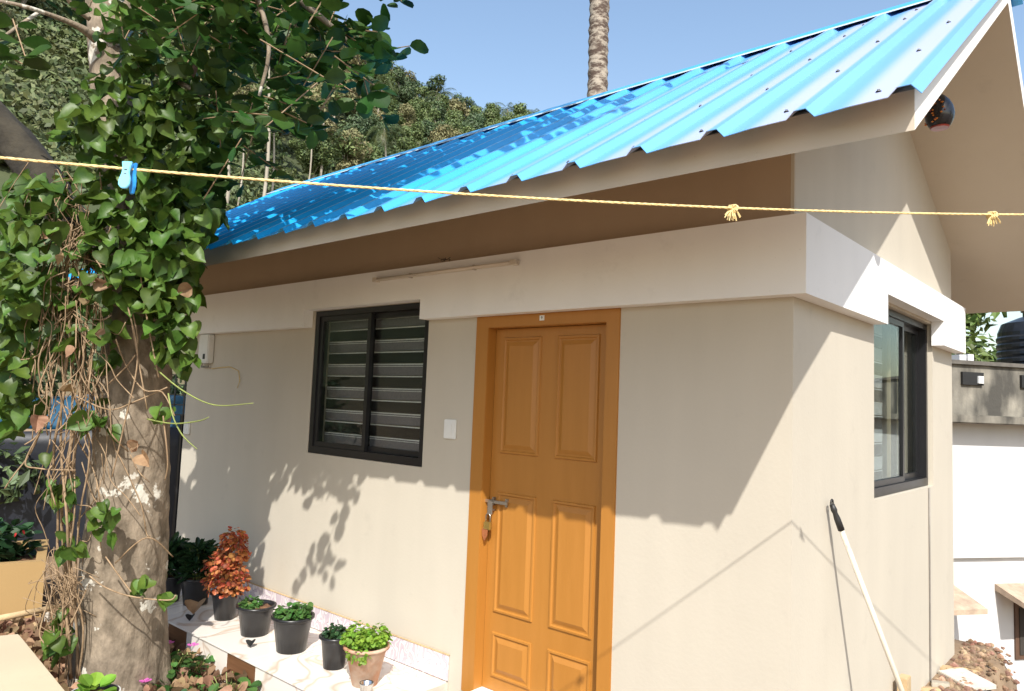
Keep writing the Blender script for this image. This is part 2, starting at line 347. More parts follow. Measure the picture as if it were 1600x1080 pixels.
# ribbed sheets
PIT = .27; OX, OY = .036, .10
prof = [(0, 0), (.085, .006), (.190, .008), (.212, .030), (.245, .030)]
mF = (ZR - ZE) / (YR + E_); mB = (ZR - ZEB) / (D + EB - YR)
XR = G_ + OX; nper = int((XR - XLE) / PIT) + 1
SZ = TH + .006
nF = Vector((0, -mF, 1)).normalized()
def sheet(k0, k1, front):
    m = MB(); vs = []; fs = []; us = []
    for k in range(k0, k1):
        for u, h in prof: us.append((k * PIT + u, h))
    us.append((k1 * PIT, 0 if True else 0))
    rows = 7
    for r in range(rows):
        t = r / (rows - 1)
        y = -E_ - OY + t * (YR - .05 + E_ + OY) if front else D + EB + .08 - t * (D + EB + .08 - YR - .05)
        zz = ZE + SZ + mF * (y + E_) if front else ZR + SZ - mB * (y - YR)
        for u, h in us:
            x = XR - nper * PIT + u - (0 if front else .042)
            wob = .0015 * noise.noise(Vector((x * 5, y * 2, 0)))
            vs.append((x, y, zz + h + wob))
    c = len(us)
    for r in range(rows - 1):
        for i in range(c - 1): fs.append((r * c + i, r * c + i + 1, (r + 1) * c + i + 1, (r + 1) * c + i))
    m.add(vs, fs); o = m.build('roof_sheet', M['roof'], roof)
    md = o.modifiers.new('thick', 'SOLIDIFY'); md.thickness = .0022; md.offset = 1
    return o
# right end sheet finishes on a down-turned pan, as in the photograph
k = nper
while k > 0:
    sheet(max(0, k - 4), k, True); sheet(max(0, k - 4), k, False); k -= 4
m = MB()
capz = ZR + SZ + .030
m.box((XLE - .02, YR - .19, 0), (XR + .01, YR, .004), lambda x, y, z: (x, y, capz + z - mF * (YR - y) + .003))
m.box((XLE - .02, YR, 0), (XR + .01, YR + .19, .004), lambda x, y, z: (x, y, capz + z - mB * (y - YR) + .003))
m.build('ridge_cap', M['roof_edge'], roof)
MB().box((XLE - .02, YR - .194, -.002), (XR + .01, YR - .1905, .006), lambda x, y, z: (x, y, capz + z - mF * (YR - y) + .003)).build('cap_lip', M['lip'], roof)
m = MB()
for k in range(nper):
    for t in (.10, .62, 1.15, 1.7, 1.95):
        x = XR - nper * PIT + k * PIT + .15 + random.uniform(-.012, .012); y = -E_ - OY + t + random.uniform(-.015, .015)
        z = ZE + SZ + mF * (y + E_) + .010
        m.lathe([(.008, 0), (.008, .002), (.004, .003), (.004, .007), (.0005, .008)], (x, y, z), 8)
m.build('screw', M['screw'], roof, kind='stuff')

# door
DY = .062
df = MB(); fw_ = .098
df.prism([(DR[0], DR[2]), (DR[0] + fw_, DR[2]), (DR[0] + fw_, 2.032), (DR[1] - fw_ + .015, 2.032), (DR[1] - fw_ + .015, DR[2]), (DR[1], DR[2]), (DR[1], DR[3]), (DR[0], DR[3])], -.006, .10, 1)
door = df.build('door', M['door'], house, bevel=.003, label='orange panelled door closed with bolt and padlock')
lx0, lx1 = DR[0] + fw_ + .003, DR[1] - fw_ + .012
MB().box((lx0, DY, .012), (lx1, DY + .04, 2.029)).build('door_leaf', M['door'], door)
MB().box((DR[0] + fw_, -.03, -.04), (DR[1] - fw_ + .015, .14, .008)).build('threshold', M['band'], door)
def raised(x0, x1, z0, z1):
    m = MB(); b = .012; c = .034
    ring = [(0, DY - .0005), (.004, DY - .009), (.014, DY - .010), (.020, DY + .0015 - .003), (.028, DY - .002), (.052, DY - .012), (.052, DY - .012)]
    vs = []; fs = []
    for o_, y in ring:
        vs += [(x0 + o_, y, z0 + o_), (x1 - o_, y, z0 + o_), (x1 - o_, y, z1 - o_), (x0 + o_, y, z1 - o_)]
    for j in range(len(ring) - 1):
        for i in range(4): fs.append((j * 4 + i, j * 4 + (i + 1) % 4, j * 4 + 4 + (i + 1) % 4, j * 4 + 4 + i))
    k = (len(ring) - 1) * 4; fs.append((k, k + 1, k + 2, k + 3)); m.add(vs, fs)
    return m.build('panel', M['door'], door)
for a, b in ((-1.672, -1.392), (-1.282, -1.008)):
    for c, d in ((1.318, 1.98), (.436, 1.10), (.085, .328)): raised(a, b, c, d)
MB().box((-1.362, -.0085, 2.058), (-1.330, -.006, 2.086)).build('number_tag', M['plastic'], door, label='small white number tag reading 9')
def text(s, size, mtx, mt, parent, name='lettering', ext=.0006):
    cu = bpy.data.curves.new(name, 'FONT'); cu.body = s; cu.size = size; cu.extrude = ext; cu.align_x = 'CENTER'; cu.align_y = 'CENTER'
    ob = bpy.data.objects.new(name, cu); col.objects.link(ob); dg = bpy.context.evaluated_depsgraph_get()
    me = bpy.data.meshes.new_from_object(ob.evaluated_get(dg)); bpy.data.objects.remove(ob)
    o = bpy.data.objects.new(name, me); col.objects.link(o); me.materials.clear(); me.materials.append(mt); o.parent = parent; o.matrix_local = mtx; return o
text('9', .022, Matrix.Translation((-1.346, -.0092, 2.072)) @ Matrix.Rotation(R(90), 4, 'X'), M['rubber'], door)
# bolt on the door, padlock hangs from it
bt = MB(); bt.box((-1.755, .026, 1.036), (-1.575, .040, 1.054)); bt.box((-1.70, .040, 1.022), (-1.685, .062, 1.068)); bt.box((-1.60, .040, 1.022), (-1.585, .062, 1.068))
bt.box((-1.712, .018, .975), (-1.676, .026, 1.050)); bt.box((-1.70, .026, .99), (-1.688, .06, 1.0))
bt.build('bolt', M['metal'], door, bevel=.002)
pd = empty('padlock', (-1.697, .012, .95), label='small brass padlock hanging from the bolt on the orange door', cat='padlock')
MB().box((-.026, -.010, -.062), (.026, .012, -.018)).build('lock_body', M['brass'], pd, bevel=.004)
pts = [(-.016, .001, -.02)] + [(-.016 * math.cos(a), .001, .012 + .016 * math.sin(a)) for a in [i * math.pi / 8 for i in range(9)]] + [(.016, .001, -.02)]
MB().tube(pts, .0042, 8).build('shackle', M['metal'], pd, smooth=True)
kt = empty('key_tag', (-1.712, .006, .885), label='dull leather heart-shaped tag hanging below the padlock', cat='key tag')
M['leather'] = mat('brown_leather', (.30, .10, .035), .6, .2, 20)
MB().prism([(-.022, 0), (-.012, .014), (0, .008), (.012, .014), (.022, 0), (.018, -.03), (0, -.062), (-.018, -.03)], -.002, .002, 1).build('tag_body', M['leather'], kt)

# windows
def window(opening, mapf, mull, recess, name_label, bands, pale, curtain=False):
    """mapf(u, d, z): u along the wall, d depth into the wall"""
    u0_, u1_, z0, z1 = opening; f = .040; g = .003
    m = MB(); r = recess
    def bx(a, b): m.box(a, b, lambda x, y, z: mapf(x, y, z))
    bx((u0_ + g, r, z0 + g), (u1_ - g, r + .085, z0 + f + .012)); bx((u0_ + g, r, z1 - f), (u1_ - g, r + .085, z1 - g))
    bx((u0_ + g, r, z0 + f + .012), (u0_ + f + .008, r + .085, z1 - f)); bx((u1_ - f, r, z0 + f + .012), (u1_ - g, r + .085, z1 - f))
    wd = m.build('window', M['frame_black'], house, label=name_label)
    mu = mull
    za, zb_ = z0 + f + .013, z1 - f - .001
    for k_, (a, b, dd) in enumerate(((u0_ + f + .009, mu + .03, r + .012), (mu - .03, u1_ - f - .001, r + .046))):
        m = MB(); s = .034; e = .028
        m.box((a, dd, za), (b, dd + e, za + s), lambda x, y, z: mapf(x, y, z)); m.box((a, dd, zb_ - s), (b, dd + e, zb_), lambda x, y, z: mapf(x, y, z))
        m.box((a, dd, za + s), (a + s, dd + e, zb_ - s), lambda x, y, z: mapf(x, y, z)); m.box((b - s, dd, za + s), (b, dd + e, zb_ - s), lambda x, y, z: mapf(x, y, z))
        m.build('sash', M['frame_black'], wd)
        m = MB(); m.box((a + s - .003, dd + .011, za + s - .003), (b - s + .003, dd + .016, zb_ - s + .003), lambda x, y, z: mapf(x, y, z)); m.build('pane', M['glass'], wd)
    # zebra blind behind the glass
    bz = z1 - .05; i = 0; dd = r + .125; bend = u1_ - .02 if not curtain else mu - .02
    step = .083
    while bz > z0 + .03:
        m = MB(); grey = i % 2 == 0
        m.box((u0_ + .012, dd, bz - step + .006), (bend, dd + .002, bz - .006), lambda x, y, z: mapf(x, y, z))
        m.build('slat', (M['slat_pale'] if pale else M['slat_grey']) if grey else M['slat_dark'], wd)
        m = MB(); m.box((u0_ + .012, dd - .002, bz - .0075), (bend, dd + .001, bz), lambda x, y, z: mapf(x, y, z))
        if grey: m.box((u0_ + .012, dd - .002, bz - .020), (bend, dd - .0005, bz - .016), lambda x, y, z: mapf(x, y, z))
        m.build('slat_edge', M['slat_pale'] if pale else M['slat_line'], wd); bz -= step; i += 1
    if curtain:
        m = MB(); n = 30; vs = []
        for j in range(n + 1):
            u = mu + .25 + (u1_ - mu - .45) * j / n; d_ = r + .15 + .02 * math.sin(j * 1.3)
            vs += [mapf(u, d_, z0 + .01), mapf(u, d_, z1)]
        m.add(vs, [(2 * j, 2 * j + 2, 2 * j + 3, 2 * j + 1) for j in range(n)]); m.build('curtain', M['curtain'], wd)
    return wd
window(W1, lambda u, d, z: (u, d, z), (W1[0] + W1[1]) / 2 - .01, .004, 'black framed sliding window with dark striped blind beside the door', 11, False)
window(W2, lambda u, d, z: sh(-d, u, z), 1.90, .030, 'black framed sliding window in the side wall with pale striped blind', 11, True, True)

# ------------------------------------------------------------------ things on the walls
def light_switch(x, z, w_, h_, label, rocker=True):
    t = empty('light_switch', (x, 0, z), label=label, cat='switch')
    MB().box((-w_ / 2, -.014, -h_ / 2), (w_ / 2, -.001, h_ / 2)).build('plate', M['plastic'], t, bevel=.004)
    MB().box((-w_ * .2, -.0185, -h_ * .26), (w_ * .2, -.0145, h_ * .26), lambda x, y, z: (x, y - .1 * z * .3, z)).build('rocker', M['plastic'], t, bevel=.001)
    return t
light_switch(-2.012, 1.435, .10, .115, 'white square light switch between the front window and the door')
jb = empty('meter_box', (-5.04, 0, 1.965), label='small white electrical box high on the left end of the front wall', cat='electrical box')
MB().box((-.085, -.06, -.12), (.085, -.001, .13)).build('cover', M['plastic'], jb, bevel=.008)
MB().box((.01, -.063, -.085), (.045, -.0605, -.04)).build('breaker', M['rubber'], jb)
MB().tube([(-.06, -.03, -.12), (-.06, -.03, -.15), (.06, -.03, -.15), (.06, -.03, -.12)], .008, 6).build('bracket', M['metal'], jb)
cb = MB().tube([(-4.96, -.012, 1.80), (-4.8, -.012, 1.81), (-4.65, -.011, 1.815), (-4.5, -.012, 1.78), (-4.47, -.012, 1.70), (-4.5, -.012, 1.64)], .0035, 6).build('loose_wire', M['rope'], smooth=True)
tag(cb, 'thin loose wire curling from the electrical box along the wall', 'wire')
lb = empty('small_socket', (-5.33, 0, 1.27), label='tiny pale socket low at the left end of the front wall', cat='socket')
MB().box((-.05, -.02, -.055), (.05, -.001, .055)).build('plate', M['plastic'], lb, bevel=.004)
MB().box((-.02, -.024, -.02), (.02, -.0205, .02)).build('outlet', M['plastic'], lb)
# tube light on the band
tl = empty('tube_light', (-2.06, -PB, 2.372), label='long thin tube light fixed flat on the white band above window and door', cat='tube light')
M['tube'] = mat('cream_tube', (.62, .56, .48), .4, .04, 8)
MB().box((-.63, -.022, -.006), (.60, -.001, .014)).build('channel', M['tube'], tl, bevel=.002)
MB().tube([(-.59, -.030, .003), (.56, -.030, .003)], .0085, 10).build('tube', M['tube'], tl, smooth=True)
for x in (-.61, .58): MB().box((x - .018, -.042, -.012), (x + .018, -.001, .016)).build('end_cap', M['tube'], tl, bevel=.002)
for x in (-.28, .27): MB().box((x - .006, -.026, -.010), (x + .006, -.001, .018)).build('clip', M['metal'], tl)
wn = MB()
for i in range(26):
    a = Vector((-2.05 + random.gauss(0, .022), -.085 + random.gauss(0, .006), 2.442 + abs(random.gauss(0, .008)))); b = a + Vector((random.gauss(0, .012), random.gauss(0, .008), random.gauss(0, .010)))
    wn.tube([a, b], .0016, 4)
tag(wn.build('wasp_nest', M['rubber']), 'tiny dark tuft of debris on top of the white band above the tube light', 'nest')
# cables on side wall
vc = MB().tube([sh(.006, 2.33, z) for z in (1.16, .8, .4, 0, -.4)], .005, 6).build('vertical_cable', mat('grey_cable', (.22, .20, .18), .6, .1, 20), smooth=True)
tag(vc, 'thin grey cable running down the side wall below the window', 'cable')

# ------------------------------------------------------------------ tiled step / ledge
M['marble'] = mat('pale_marble_tile', (.74, .66, .58), .22, .05, 5, base2=(.84, .78, .72), stretch=(1.2, 5, 1), detail=8)
M['floral'] = None
def vein_mat(name, base, line, sc_, thr, rough=.2):
    m = bpy.data.materials.new(name); m.use_nodes = True; n = m.node_tree.nodes; l = m.node_tree.links; p = n['Principled BSDF']; p.inputs['Roughness'].default_value = rough
    tc = n.new('ShaderNodeTexCoord'); t = n.new('ShaderNodeTexNoise'); t.inputs['Scale'].default_value = sc_; t.inputs['Detail'].default_value = 2; t.inputs['Distortion'].default_value = 1.2; l.new(tc.outputs['Object'], t.inputs['Vector'])
    a = n.new('ShaderNodeMath'); a.operation = 'SUBTRACT'; a.inputs[1].default_value = .5; l.new(t.outputs[0], a.inputs[0])
    b = n.new('ShaderNodeMath'); b.operation = 'ABSOLUTE'; l.new(a.outputs[0], b.inputs[0])
    c = n.new('ShaderNodeMapRange'); c.inputs[1].default_value = 0; c.inputs[2].default_value = thr; l.new(b.outputs[0], c.inputs[0])
    mx = n.new('ShaderNodeMix'); mx.data_type = 'RGBA'; mx.inputs[6].default_value = (*line, 1); mx.inputs[7].default_value = (*base, 1); l.new(c.outputs[0], mx.inputs[0]); l.new(mx.outputs[2], p.inputs['Base Color'])
    return m
def petal_mat():
    """skirting print: mauve outlined petals on pale ground with parallel vertical contour lines"""
    m = bpy.data.materials.new('floral_tile'); m.use_nodes = True; n = m.node_tree.nodes; l = m.node_tree.links; p = n['Principled BSDF']; p.inputs['Roughness'].default_value = .2
    tc = n.new('ShaderNodeTexCoord'); mp = n.new('ShaderNodeMapping'); mp.inputs['Scale'].default_value = (1.0, 1, .6); l.new(tc.outputs['Object'], mp.inputs[0])
    t = n.new('ShaderNodeTexNoise'); t.inputs['Scale'].default_value = 11; t.inputs['Detail'].default_value = 1; t.inputs['Distortion'].default_value = .6; l.new(mp.outputs[0], t.inputs['Vector'])
    s = n.new('ShaderNodeMath'); s.operation = 'MULTIPLY'; s.inputs[1].default_value = 9; l.new(t.outputs[0], s.inputs[0])
    f = n.new('ShaderNodeMath'); f.operation = 'FRACT'; l.new(s.outputs[0], f.inputs[0])
    cr = n.new('ShaderNodeValToRGB'); e = cr.color_ramp.elements; e[0].position = 0; e[0].color = (.22, .16, .22, 1); e[1].position = .10; e[1].color = (.72, .66, .66, 1)
    x = e.new(.55); x.color = (.76, .70, .70, 1); x = e.new(.56); x.color = (.52, .44, .50, 1); x = e.new(.97); x.color = (.60, .52, .56, 1)
    l.new(f.outputs[0], cr.inputs[0]); l.new(cr.outputs[0], p.inputs['Base Color']); return m
M['floral'] = petal_mat()
M['marble'] = vein_mat('pale_marble_tile', (.80, .74, .67), (.60, .48, .38), 2.6, .035)
M['darktile'] = mat('brown_wood_tile', (.13, .060, .028), .3, .25, 3, base2=(.20, .10, .05), stretch=(1, 1, 14))
M['grout'] = mat('pale_grout', (.55, .50, .43), .8, .1, 20)
ledge = empty('tiled_ledge', (0, 0, 0), label='long low ledge clad in pale marble and brown tiles under the front window', cat='ledge')
LX0, LX1, LY = -5.415, -1.938, -.648
MB().box((LX0, LY + .012, -.45), (LX1 - .002, -.004, -.010)).build('core', M['grout'], ledge)
xs = [LX0, -4.80, -4.20, -3.60, -3.00, -2.40, LX1]
for a, b in zip(xs, xs[1:]): MB().box((a + .001, LY - .008, -.010), (b - .001, -.014, random.uniform(-.0008, .0008))).build('tile', M['marble'], ledge, bevel=.0015)
for a, b in zip(xs, xs[1:]): MB().box((a + .001, -.014, .002), (b - .001, -.004, .145)).build('skirting_tile', M['floral'], ledge, bevel=.001)
MB().box((LX0, -.017, .1455), (LX1 + .004, -.004, .150)).build('trim', M['litterw'], ledge)
ed = [LX0, -5.0, -4.05, -3.78, -3.24, -2.91, -2.40, -2.12, LX1]; kinds = [0, 0, 1, 0, 1, 0, 1, 0]
for (a, b), k_ in zip(zip(ed, ed[1:]), kinds):
    if k_ == 0 and a == LX0: continue
    MB().box((a + .001, LY, -.45), (b - .001, LY + .011, -.0105)).build('riser_tile', M['darktile'] if k_ else M['marble'], ledge, bevel=.001, label='dark brown riser tile' if k_ else None)

# ------------------------------------------------------------------ leaves and plants
def leafmat(name, c, c2=None, rough=.42, trans=.28, rnd=.35, scale=12, spec=.3): return mat(name, c, rough, .15, scale, base2=c2, trans=trans, rnd=rnd, spec=spec)
M['vine'] = leafmat('heart_leaf', (.040, .092, .014), (.095, .165, .026), .44, spec=.35)
M['oval'] = leafmat('oval_leaf', (.018, .055, .008), (.034, .090, .014), .5, .22)
M['mint'] = leafmat('mint_leaf', (.14, .28, .03), (.22, .38, .05), .5, .35)
M['herb'] = leafmat('herb_leaf', (.045, .12, .03), (.08, .18, .04), .5)
M['darkplant'] = leafmat('dark_leaf', (.015, .045, .018), (.03, .075, .025), .45, .2)
M['copper'] = leafmat('copper_leaf', (.34, .11, .040), (.55, .22, .08), .5, .3, .5)
M['dry'] = leafmat('dry_leaf', (.20, .12, .065), (.36, .24, .14), .75, .2, .4)
M['twig'] = mat('dry_twig', (.20, .13, .07), .8, .3, 20, base2=(.36, .25, .15))
M['stem'] = mat('green_stem', (.22, .26, .07), .6, .2, 20)
M['petal'] = mat('pink_petal', (.70, .14, .52), .5, .1, 10, trans=.25)
def bark_mat(name, c1, c2, patch):
    m = mat(name, c1, .9, .3, 13, base2=c2, bump=1.0, bscale=34, detail=10, stretch=(1, 1, .6))
    n = m.node_tree.nodes; l = m.node_tree.links; p = n['Principled BSDF']; old = p.inputs['Base Color'].links[0].from_socket
    tc = n.new('ShaderNodeTexCoord'); t = n.new('ShaderNodeTexNoise'); t.inputs['Scale'].default_value = 4.6; t.inputs['Detail'].default_value = 7; t.inputs['Roughness'].default_value = .6; l.new(tc.outputs['Object'], t.inputs['Vector'])
    mr = n.new('ShaderNodeMapRange'); mr.inputs[1].default_value = patch; mr.inputs[2].default_value = patch + .02; l.new(t.outputs[0], mr.inputs[0])
    mx = n.new('ShaderNodeMix'); mx.data_type = 'RGBA'; l.new(mr.outputs[0], mx.inputs[0]); l.new(old, mx.inputs[6]); mx.inputs[7].default_value = (.55, .52, .45, 1); l.new(mx.outputs[2], p.inputs['Base Color']); return m
M['bark'] = bark_mat('grey_brown_bark', (.115, .090, .062), (.32, .255, .185), .60)
M['barkdark'] = mat('shaded_dark_bark', (.016, .013, .009), .95, .3, 6, base2=(.050, .042, .028), bump=1, bscale=30, detail=8)  # canopy shade put into the bark colour of the left limb
M['bark2'] = mat('pale_bark', (.30, .26, .20), .9, .3, 3, base2=(.48, .43, .35), bump=.6, stretch=(1, 1, .3))

def heart_mesh(name, mt, s=.12, fold=.25, seed=0):
    rn = random.Random(seed)
    half = [(0, .0), (.22, .10), (.42, .06), (.50, -.12), (.46, -.36), (.32, -.62), (.13, -.86), (0, -1.06)]
    vs = []; fs = []; n = len(half)
    for k_ in range(n):                      # midrib points
        z = [0.02, -.02, -.10, -.22, -.42, -.64, -.86, -1.06][k_]; vs.append((0, .06 * math.sin(k_ * .5) - .16 * (z ** 2), z))
    for sgn in (-1, 1):
        for k_, (x, z) in enumerate(half[1:-1]):
            vs.append((sgn * x * .98, -fold * x * (1 + .3 * rn.random()) - .16 * z * z + .04 * rn.gauss(0, 1), z))
    def idx(s_, k_): return n + s_ * (n - 2) + k_ - 1
    for s_ in (0, 1):
        for k_ in range(n - 1):
            a = k_; b = k_ + 1
            if k_ == 0: f = (0, 1, idx(s_, 1))
            elif k_ == n - 2: f = (a, b, idx(s_, k_))
            else: f = (a, b, idx(s_, k_ + 1), idx(s_, k_))
            fs.append(f if s_ else f[::-1])
    vs = [(x * s, y * s, z * s) for x, y, z in vs]
    me = bpy.data.meshes.new(name); me.from_pydata(vs, [], fs); me.materials.append(mt); me.polygons.foreach_set('use_smooth', [True] * len(fs)); return me, vs, fs
def oval_shape(s=.1, w=.52, fold=.12):
    prof_ = [(0, 0), (.30, -.16), (.47, -.40), (.50, -.62), (.32, -.86), (0, -1.0)]; n = len(prof_); vs = []; fs = []
    for k_, (x, z) in enumerate(prof_): vs.append((0, -.10 * z * z, z))
    for sg in (-1, 1):
        for x, z in prof_[1:-1]: vs.append((sg * x * w * 1.6, -fold * x * 2 - .10 * z * z, z))
    def idx(s_, k_): return n + s_ * (n - 2) + k_ - 1
    for s_ in (0, 1):
        for k_ in range(n - 1):
            if k_ == 0: f = (0, 1, idx(s_, 1))
            elif k_ == n - 2: f = (k_, k_ + 1, idx(s_, k_))
            else: f = (k_, k_ + 1, idx(s_, k_ + 1), idx(s_, k_))
            fs.append(f if s_ else f[::-1])
    return [(x * s, y * s, z * s) for x, y, z in vs], fs
def orient(pos, normal, roll=0, scale=1, tip=Vector((0, 0, -1))):
    """leaf local: -Z tip, -Y... face normal is -Y/+Y; face normal -> given normal, tip towards tip"""
    nrm = Vector(normal).normalized(); t = tip - nrm * tip.dot(nrm)
    if t.length < .05: t = Vector((1, 0, 0)) - nrm * nrm.x
    t.normalize(); zax = -t; yax = -nrm; xax = yax.cross(zax)
    m = Matrix((xax, yax, zax)).transposed().to_4x4() @ Matrix.Rotation(roll, 4, 'Y') @ Matrix.Scale(scale, 4)
    m.translation = pos; return m
def rv(s=1): return Vector((random.gauss(0, s), random.gauss(0, s), random.gauss(0, s)))
def add_leaf(mb, shape, mtx):
    vs, fs = shape; mb.add([mtx @ Vector(v) for v in vs], fs)
hearts = [heart_mesh('leaf', M['vine'], .098, f, i) for i, f in enumerate((.2, .45, .7, .32))]
oval = oval_shape(.095); ovalsmall = oval_shape(1, .55)

# trunk
def smooth_path(pts, sub=5):
    pts = [Vector(p) for p in pts]; out = []
    for i in range(len(pts) - 1):
        p0, p1, p2, p3 = pts[max(i - 1, 0)], pts[i], pts[i + 1], pts[min(i + 2, len(pts) - 1)]
        for k_ in range(sub):
            t = k_ / sub; out.append(.5 * ((2 * p1) + (p2 - p0) * t + (2 * p0 - 5 * p1 + 4 * p2 - p3) * t * t + (3 * p1 - p0 - 3 * p2 + p3) * t ** 3))
    out.append(pts[-1]); return out
def lerp_r(rs, sub=5):
    out = []
    for a, b in zip(rs, rs[1:]): out += [a + (b - a) * k_ / sub for k_ in range(sub)]
    return out + [rs[-1]]
DT = 4.28
tree = empty('old_tree', at(187, 1085, DT), label='large grey-brown tree wrapped in heart-leaved creeper left of the house', cat='tree')
TO = Vector(tree.location)
tp = [(188, 1120, DT), (187, 1020, DT), (196, 860, DT), (207, 710, DT), (211, 600, DT), (213, 480, DT + .05), (200, 330, DT + .1), (180, 150, DT + .15), (165, 0, DT + .2), (150, -250, DT + .3)]
tr_ = [72, 66, 60, 54, 50, 44, 38, 31, 28, 25]
path = smooth_path([at(*p) - TO for p in tp], 26); rad = lerp_r([r * p[2] / FPX for r, p in zip(tr_, tp)], 26)
tm = MB().tube(path, rad, 72, wob=.11)
for i_, v_ in enumerate(tm.v):
    q_ = Vector(v_); f_ = noise.fractal(Vector((q_.x * 14, q_.y * 14, q_.z * 7)), .8, 2.2, 4) * .006; c_ = path[min(i_ // 72, len(path) - 1)]; tm.v[i_] = tuple(q_ + (q_ - c_).normalized() * f_)
tko = tm.build('trunk', M['bark'], tree, smooth=True)
# pale scraped patches on the bark, raised flakes and a knot
def limb(pts, rs, name='branch', n=12, sub=5, mt='bark'):
    return MB().tube(smooth_path([at(*p) - TO for p in pts], sub), lerp_r([r * p[2] / FPX for r, p in zip(rs, pts)], sub), n, wob=.18).build(name, M[mt], tree, smooth=True)
limb([(195, 430, DT), (110, 345, DT + .25), (40, 240, DT + .45), (-40, 160, DT + .5), (-140, 40, DT + .5)], [26, 28, 29, 30, 30], n=24, sub=10, mt='barkdark')
limb([(150, 60, DT), (120, 40, DT - .1), (75, 22, DT - .2), (30, 8, DT - .3), (-30, -4, DT - .3)], [9, 5, 3.5, 3, 2], n=7)
limb([(60, 20, DT - .2), (30, 40, DT - .3), (0, 62, DT - .4)], [3, 2.5, 2], n=6)
limb([(140, 30, DT), (110, 5, DT - .1), (90, -40, DT - .2)], [4, 3, 2.5], n=6)
limb([(175, 60, DT + .1), (260, -40, DT - .1), (380, -60, DT - .9), (480, 10, 3.4), (560, 80, 3.6)], [20, 13, 9, 6, 2.5], n=8)
limb([(380, -60, DT - .9), (420, 60, 3.15), (405, 150, 3.15)], [5, 3.5, 2], n=6)
limb([(170, 100, DT + .1), (260, 120, DT - .1), (350, 170, DT - .3)], [8, 5, 2.5], n=6)
# crown branches reaching out over the roof, above the picture
cb_ends = []
for e_ in [(-2.9, -.9, 4.5), (-1.6, -1.2, 4.7), (-3.6, -.6, 4.9), (-.9, -.9, 5.0), (-4.8, -1.8, 5.2), (-4.4, -.8, 4.8), (-2.3, -.3, 5.0)]:
    s_ = at(150, -240, DT + .3); e = Vector(e_); mid = (s_ + e) / 2 + Vector((0, 0, .35)); cb_ends.append(e)
    MB().tube(smooth_path([s_ - TO, mid - TO, e - TO], 6), lerp_r([.06, .04, .015], 6), 8, wob=.15).build('branch', M['bark'], tree, smooth=True)

# own oval leaves of the tree: leafy sprays, each spray a twig with paired leaves
sprays = []
def spray(p0, p1, n, size=1.0):
    p0, p1 = Vector(p0), Vector(p1); d = (p1 - p0); side = d.cross(Vector((0, 0, 1))).normalized()
    for i in range(n):
        t = (i + .5) / n; c = p0.lerp(p1, t) + Vector((0, 0, -.05 * t * t))
        for sg in (-1, 1):
            tipd = (side * sg + d.normalized() * .45 + Vector((0, 0, random.uniform(-.5, .25)))).normalized()
            nrm = (Vector((0, 0, 1)) + rv(.55) - fwd * .35).normalized()
            sprays.append((c + tipd * .01, nrm, tipd, size * random.uniform(.75, 1.15)))
    tip = d.normalized(); sprays.append((p1, (Vector((0, 0, 1)) + rv(.4)).normalized(), tip, size))
    return p0, p1
twigs = MB()
def spray_zone(cx, cy, dep, rx, ry, n, size=1.0, ln=.32):
    for _ in range(n):
        a, b = random.uniform(-1, 1), random.uniform(-1, 1)
        if a * a + b * b > 1: continue
        p = at(cx + a * rx, cy + b * ry, dep + random.gauss(0, .22)); dr = (rt * random.uniform(-.5, 1) + Vector((0, 0, random.uniform(-.8, .3))) + rv(.25)).normalized()
        q = p + dr * ln * random.uniform(.6, 1.1); spray(p, q, 4, size); twigs.tube([p - TO, q - TO], .0028, 4)
spray_zone(350, 20, 3.25, 110, 50, 17, 1.0); spray_zone(440, 30, 3.45, 50, 60, 10, 1.0); spray_zone(480, 35, 3.6, 70, 55, 13, 1.15); spray_zone(535, 85, 3.65, 40, 40, 8, 1.15); spray_zone(415, 150, 3.45, 40, 40, 5, 1.0)
spray_zone(390, 190, 3.2, 40, 50, 5, .9); spray_zone(500, 140, 3.6, 40, 25, 4, 1.05); spray_zone(250, -10, 3.5, 120, 50, 18); spray_zone(500, -10, 3.6, 80, 30, 12, 1.05); spray_zone(340, 200, 3.9, 70, 60, 8)
for a, b, sz in [((520, 90, 3.6), (640, 72, 3.5), 1.1), ((500, 110, 3.6), (560, 150, 3.5), 1.1), ((545, 45, 3.6), (590, 50, 3.5), .9), ((620, -20, 2.9), (628, 2, 2.9), .45), ((20, 30, 3.0), (40, 90, 2.9), 1.1), ((-20, 70, 2.9), (35, 100, 2.9), 1.1)]:
    p, q = at(*a), at(*b); spray(p, q, 3 if sz > .8 else 1, sz); twigs.tube([p - TO, q - TO], .003, 4)
twigs.build('twig', M['twig'], tree, kind='stuff')
ovm = bpy.data.meshes.new('leaf'); ovm.from_pydata(*[oval[0], [], oval[1]]); ovm.materials.append(M['oval']); ovm.polygons.foreach_set('use_smooth', [True] * len(oval[1]))
def px_of(p):
    d = p - CAM; z = d.dot(fwd); return (800 + FPX * d.dot(rt) / z, 540 - FPX * d.dot(up) / z, z)
vis = []; rest = []
for s_ in sprays:
    x, y, z = px_of(s_[0]); (vis if 0 < x < 1600 and 0 < y < 1080 else rest).append(s_)
vis.sort(key=lambda s_: -s_[3] / px_of(s_[0])[2])
for i, (p, nr, td, sz) in enumerate(vis[:300]):
    o = bpy.data.objects.new('leaf', ovm); col.objects.link(o); o.parent = tree; o.matrix_local = orient(p - TO, nr, random.gauss(0, .2), sz, td)
rm = MB()
for p, nr, td, sz in vis[300:] + rest: add_leaf(rm, oval, orient(p - TO, nr, 0, sz, td))
